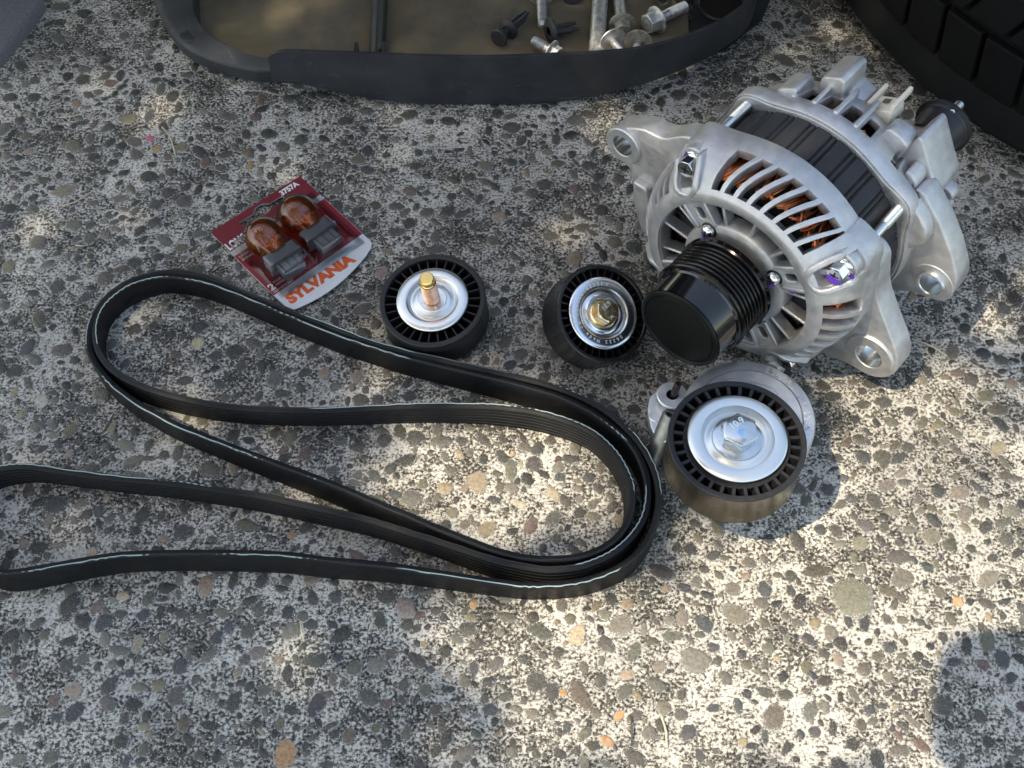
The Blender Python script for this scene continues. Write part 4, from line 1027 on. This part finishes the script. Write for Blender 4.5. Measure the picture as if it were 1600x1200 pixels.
def clip(label, p0, p1, fl_r=8.5, split=0.35, pin=True):
    b = empty('push_clip', label, 'clip', group='black push clips in the tray'); lay(b, p0, p1); L = (p1-p0).length*1000
    if pin:
        lathe('pin_head', [(0, -.6), (6.6, -.6), (7.5, .1), (7.5, 1.0), (6.8, 1.6), (2.6, 2.0), (2.6, L*.42)], CLIPM, b, 36)
        zf = L*.34
    else: zf = 1
    lathe('collar', [(3.2, zf-2.0), (4, zf-2.4), (fl_r-1, zf-1.4), (fl_r, zf-.4), (fl_r, zf+.5), (fl_r-2, zf+1.6), (4.4, zf+2.4)], CLIPM, b, 36)
    for s in (-1, 1):
        v, f = tube_data([(s*1.9, 0, zf+1), (s*(2.3 if pin else 3.2), 0, zf+(L-zf)*.6), (s*(1.1 if pin else 3.6), 0, L)], [2.7, 2.4, 1.3], 12); mesh('prong', v, f, CLIPM, b, 50)
    return b
def P(px, py, z): return at(px, py, z)
clip('dark push clip with a wide flat head, lying alone in the tray', P(779, 60, .017), P(823, 19, .013))
clip('dark open push clip with splayed prongs beside the pale shaft', P(859, 49, .016), P(902, 40, .013), 10.5, pin=False)
bolt('long pale bolt whose washer end runs out of frame above the open clip', P(846, -6, .015), P(848, 42, .012), OLDZ, 4.0, .9, 9.5, 11, 6)
bolt('short grey bolt half hidden behind the tray wall', P(862, 80, .016), P(832, 62, .017), OLDZ, 4.2, .3, 9, 11, 7)
bolt('thick plain grey shaft standing against the tray wall', P(941, -55, .013), P(932, 88, .015), OLDZ, 6.3, .97, 9, 12, 0)
bolt('pale bolt with a round brown collar, its head towards the tray wall', P(972, 38, .015), P(961, -40, .012), OLDZ, 4.6, .8, 10.5, 12, 9, hm=OLDD)
bolt('grey bolt with a wide bright washer, leftmost of the washer pair', P(956, 64, .020), P(974, 84, .024), OLDZ, 2.9, .3, 8, 9, 5, washer=11)
bolt('grey bolt with a dull washer, nearer the tray corner', P(998, 66, .020), P(990, 88, .026), OLDD, 2.9, .3, 8, 9, 5, washer=11)
bolt('silver hex flange bolt with a coarse thread, nearest the round recess', P(1026, 31, .017), P(1073, 9, .015), OLDZ, 4.4, .38, 11, 14, 10)
bolt('small dark bolt end peeping in above the hex flange bolt', P(1036, 3, .016), P(1029, -40, .013), OLDD, 4.2, .5, 9, 10, 0)
clip('dark clip beside the recess, cut by the frame edge', P(1066, -4, .017), P(1090, -45, .015))
clip('dark round clip head at the very top of the frame', P(893, -4, .014), P(899, -45, .013), 9)

# ------------------------------------------------------------------ tyre lying at the edge of the scene
ty = empty('tyre', 'black tyre lying flat with deep tread blocks, behind the alternator', 'tyre', (.58411, .89585, 0))
RT = 330
tyre_prof = [(180, 26), (200, 10), (245, 0), (290, 2), (326, 10), (338, 24), (334, 38), (323, 46), (323, 60), (323, 165), (322, 185), (310, 204), (285, 216), (245, 220), (200, 210), (180, 195), (176, 110)]
lathe('carcass', tyre_prof, TYRE, ty, 128, closed=True, smooth=40)
def block(a, b, z0, z1, skew, r0=320, r1=RT, edge=0):
    V = []
    n = 3
    for r in (r0, r1):
        for k, z in ((0, z0), (1, z1)):
            for i in range(n+1):
                th = R_(a+(b-a)*i/n+skew*k); rr = r-(edge if (k == 0 and r == r1) else 0); V.append((rr*math.cos(th), rr*math.sin(th), z))
    m_ = n+1; Fs = []
    for i in range(n):
        Fs += [(i, i+1, m_+i+1, m_+i), (2*m_+i, 3*m_+i, 3*m_+i+1, 2*m_+i+1), (i, 2*m_+i, 2*m_+i+1, i+1), (m_+i, m_+i+1, 3*m_+i+1, 3*m_+i)]
    Fs += [(0, m_, 3*m_, 2*m_), (n, 2*m_+n, 3*m_+n, m_+n)]
    return V, Fs
NBk = 58
rows = [(42, 86, -.8, 2.0), (94, 128, 2.6, 0), (136, 178, .6, 1.5)]
for z0, z1, sk, ed in rows:
    v, f = block(-2.75, 2.75, z0, z1, sk, edge=ed); proto = None
    for i in range(NBk):
        if proto is None:
            o = mesh('tread_block', v, f, TYRE, ty, 30, bevel=1.2); proto = o
        else:
            o = proto.copy(); COL.objects.link(o); o.parent = ty
        o.rotation_euler = (0, 0, 2*math.pi*(i+.3*(z0 > 90))/NBk)
# ------------------------------------------------------------------ grey panel in the far corner
pa = [at(*q, .018) for q in ((66, -3), (48, 22), (28, 48), (8, 72), (-14, 96))]
gp = empty('grey_panel', 'rough grey panel edge poking in at the top corner', 'panel', (pa[2].x, pa[2].y, 0))
go = Vector(gp.location)
V, Fs = [], []
cols = [(0, .006), (.0002, .0145), (.0012, .0172), (.0035, .0182), (.05, .021), (.14, .04), (.22, .20), (.26, .36)]  # far end rises out of frame, shaped to shade the corner
pn_ = catmull(pa, 4, False)
for p in pn_:
    for d, z in cols:
        q = p+Vector((-.80, .60, 0))*d; V.append((q.x-go.x, q.y-go.y, z))
kc = len(cols)
for i in range(len(pn_)-1):
    for k in range(kc-1): Fs.append((i*kc+k, (i+1)*kc+k, (i+1)*kc+k+1, i*kc+k+1))
mesh('sheet', V, Fs, PANEL, gp, 50, scale=1)
# ------------------------------------------------------------------ bits of litter on the concrete
rb = random.Random(21)
pt = at(233, 218, .0015)
pe = mesh('petal', [(-6.5, 2.4, .6), (-2, 2.0, 1.2), (.5, 3.2, .5), (2.0, 2.6, 1.6), (3.6, 2.2, .9), (3.4, -.2, 1.2), (3.4, -4.2, .4), (1.4, -2.4, 1.4), (-.6, -3.0, .6), (-1.6, -.2, 1.5), (1.0, 0, 2.2)], [(0, 1, 9), (1, 2, 3, 10), (3, 4, 5, 10), (5, 6, 7, 10), (7, 8, 9, 10), (9, 1, 10)], PETAL, None, 60)
pe.location = pt; pe['label'] = 'tiny pink petal on the concrete beyond the bulb pack'; pe['category'] = 'petal'
BL = [((253, 198), (266, 215), (275, 245), 'bent straw blade beside the pink petal'), ((92, 322), (118, 315), (148, 296), 'pale curved straw in front of the grey panel'), ((92, 184), (110, 182), (128, 178), 'faint straw lying level with the petal'),
      ((44, 32), (55, 31), (66, 30), 'short pale straw by the grey panel edge'), ((104, 36), (105, 41), (107, 46), 'tiny upright straw scrap near the grey panel'), ((118, 383), (127, 384), (136, 383), 'short white straw near the belt loop top'),
      ((142, 690), (163, 672), (178, 646), 'thin twig crossing towards a tan stone above the belt'), ((1034, 1122), (1040, 1140), (1042, 1165), 'thin straw blade on sunlit concrete'), ((985, 1118), (988, 1140), (986, 1166), 'dark twig standing out on the sunlit concrete'),
      ((470, 972), (471, 985), (475, 1002), 'straw scrap below the outer belt strand'), ((1425, 530), (1450, 538), (1480, 556), 'fine straw between the two alternator ears'), ((1190, 92), (1203, 97), (1214, 101), 'fine pale straw behind the alternator'), ((577, 985), (580, 975), (586, 965), 'tiny straw scrap on the shaded concrete')]
for a, b, c, lab in BL:
    pz = [at(*a, .002), at(*b, .0032), at(*c, .0018)]; o0 = pz[1].copy()
    v, f = tube_data(catmull([p-o0 for p in pz], 5, False), .00055, 5, True, .6)
    s = mesh('dry_straw', v, f, STRAW if 'twig' not in lab else mat('twig_bark', (.07, .06, .05), .8), None, 50, scale=1); s.location = o0
    s['label'] = lab; s['category'] = 'straw'; s['group'] = 'dry straws on the concrete'




# ------------------------------------------------------------------ the tree and the phone whose shade falls on the ground (both out of frame)
br = empty('tree_branch', 'leafy tree branch overhead that dapples the sunlight', 'branch', (-1.6, -.9, 2.4))
LIT = [(770, 745, 190, 120, 1.0), (1090, 1060, 350, 200, 1.0), (1320, 930, 260, 170, 1.0), (1520, 780, 200, 220, .95), (1540, 560, 90, 120, .6), (490, 1010, 75, 45, .7), (1500, 1080, 260, 230, 1.0),
       (640, 1160, 110, 60, .6), (1340, 570, 60, 50, .7), (1350, 760, 140, 120, 1.0), (1440, 650, 130, 90, .95)]
lv, lf = [], []
rl = random.Random(3)
def lit_at(px, py):
    s = 0
    for cx, cy, rx, ry, k in LIT:
        d = ((px-cx)/rx)**2+((py-cy)/ry)**2
        s = max(s, k*max(0, min(1, 2.0-1.25*d)))
    return s
for k in range(9000):
    gx, gy = rl.uniform(-.75, .75), rl.uniform(-.10, 1.30)
    v = Vector((gx, gy, -CAM_H)); z = v.dot(_D)
    if z > .05:
        px, py = 800+v.x/z*F_PX, 600-v.dot(_U)/z*F_PX
        if rl.random() < lit_at(px, py)*1.0: continue
    h = rl.uniform(2.1, 2.9)
    c = Vector((gx-SHX*h, gy-SHY*h, h)); r = rl.uniform(.016, .034)
    nrm = Vector((rl.gauss(0, .5), rl.gauss(0, .5), 1)).normalized(); t = nrm.orthogonal().normalized(); t.rotate(Quaternion(nrm, rl.uniform(0, 6.28))); b = nrm.cross(t)
    o = len(lv)
    lv += [tuple(c-t*r*1.3), tuple(c+b*r*.6), tuple(c+t*r*1.3), tuple(c-b*r*.6)]; lf.append((o, o+1, o+2, o+3))
for k in range(9000):                       # the rest of the crown, over and behind the photographer
    gx, gy = rl.uniform(-2.6, 1.8), rl.uniform(-2.8, 1.3)
    if -.78 < gx < .78 and -.12 < gy: continue
    h = rl.uniform(2.0, 3.0); c = Vector((gx-SHX*h, gy-SHY*h, h)); r = rl.uniform(.03, .06)
    nrm = Vector((rl.gauss(0, .5), rl.gauss(0, .5), 1)).normalized(); t = nrm.orthogonal().normalized(); t.rotate(Quaternion(nrm, rl.uniform(0, 6.28))); b = nrm.cross(t)
    o = len(lv)
    lv += [tuple(c-t*r*1.3), tuple(c+b*r*.6), tuple(c+t*r*1.3), tuple(c-b*r*.6)]; lf.append((o, o+1, o+2, o+3))
base = Vector(br.location)
lo = mesh('leaves', [tuple(Vector(p)-base) for p in lv], lf, LEAF, br, smooth=0, scale=1); lo['kind'] = 'stuff'
v, f = tube_data([(-2.4, -1.4, -.1), (-1.7, -1.0, .15), (-1.1, -.7, .2), (-.6, -.5, .1)], [.035, .028, .018, .006], 8)
mesh('limb', v, f, mat('bark', (.10, .08, .06), .9), br, scale=1)
ph = empty('phone', 'black phone held over the concrete, throwing the rounded corner shadow', 'phone', Vector((-.127, .078, .755)), zaxis=-_D, xaxis=(1, 0, 0))
plate('body', [rounded([(0, 0), (170, 2), (170, -88), (0, -86)], 27, 8)], 0, 9, mat('phone_case', (.02, .02, .02), .4), ph, 1.5)
# unseen car front, added and shaped to shade the far side of the frame
car = empty('shade_car_front', 'unseen dark car front added to shade the far side of the tray and tyre', 'car', (.1, 1.2, 0))
cp = [(1.9, .24), (1.00, .25), (.85, .262), (.80, .29), (.785, .35), (.79, .44), (.83, .53), (.95, .61), (1.35, .70), (2.0, .78)]
V, Fs = [], []
for i in range(13):
    x = -1.1+2.4*i/12; bow = .05*((x-.1)/1.2)**2
    for y, z in cp: V.append((x-.1, y+bow-1.2, z))
for i in range(12):
    for k in range(len(cp)-1): Fs.append((i*len(cp)+k, (i+1)*len(cp)+k, (i+1)*len(cp)+k+1, i*len(cp)+k+1))
mesh('bumper', V, Fs, mat('dark_car_paint', (.03, .032, .036), .25, coat=.5), car, 50, scale=1)
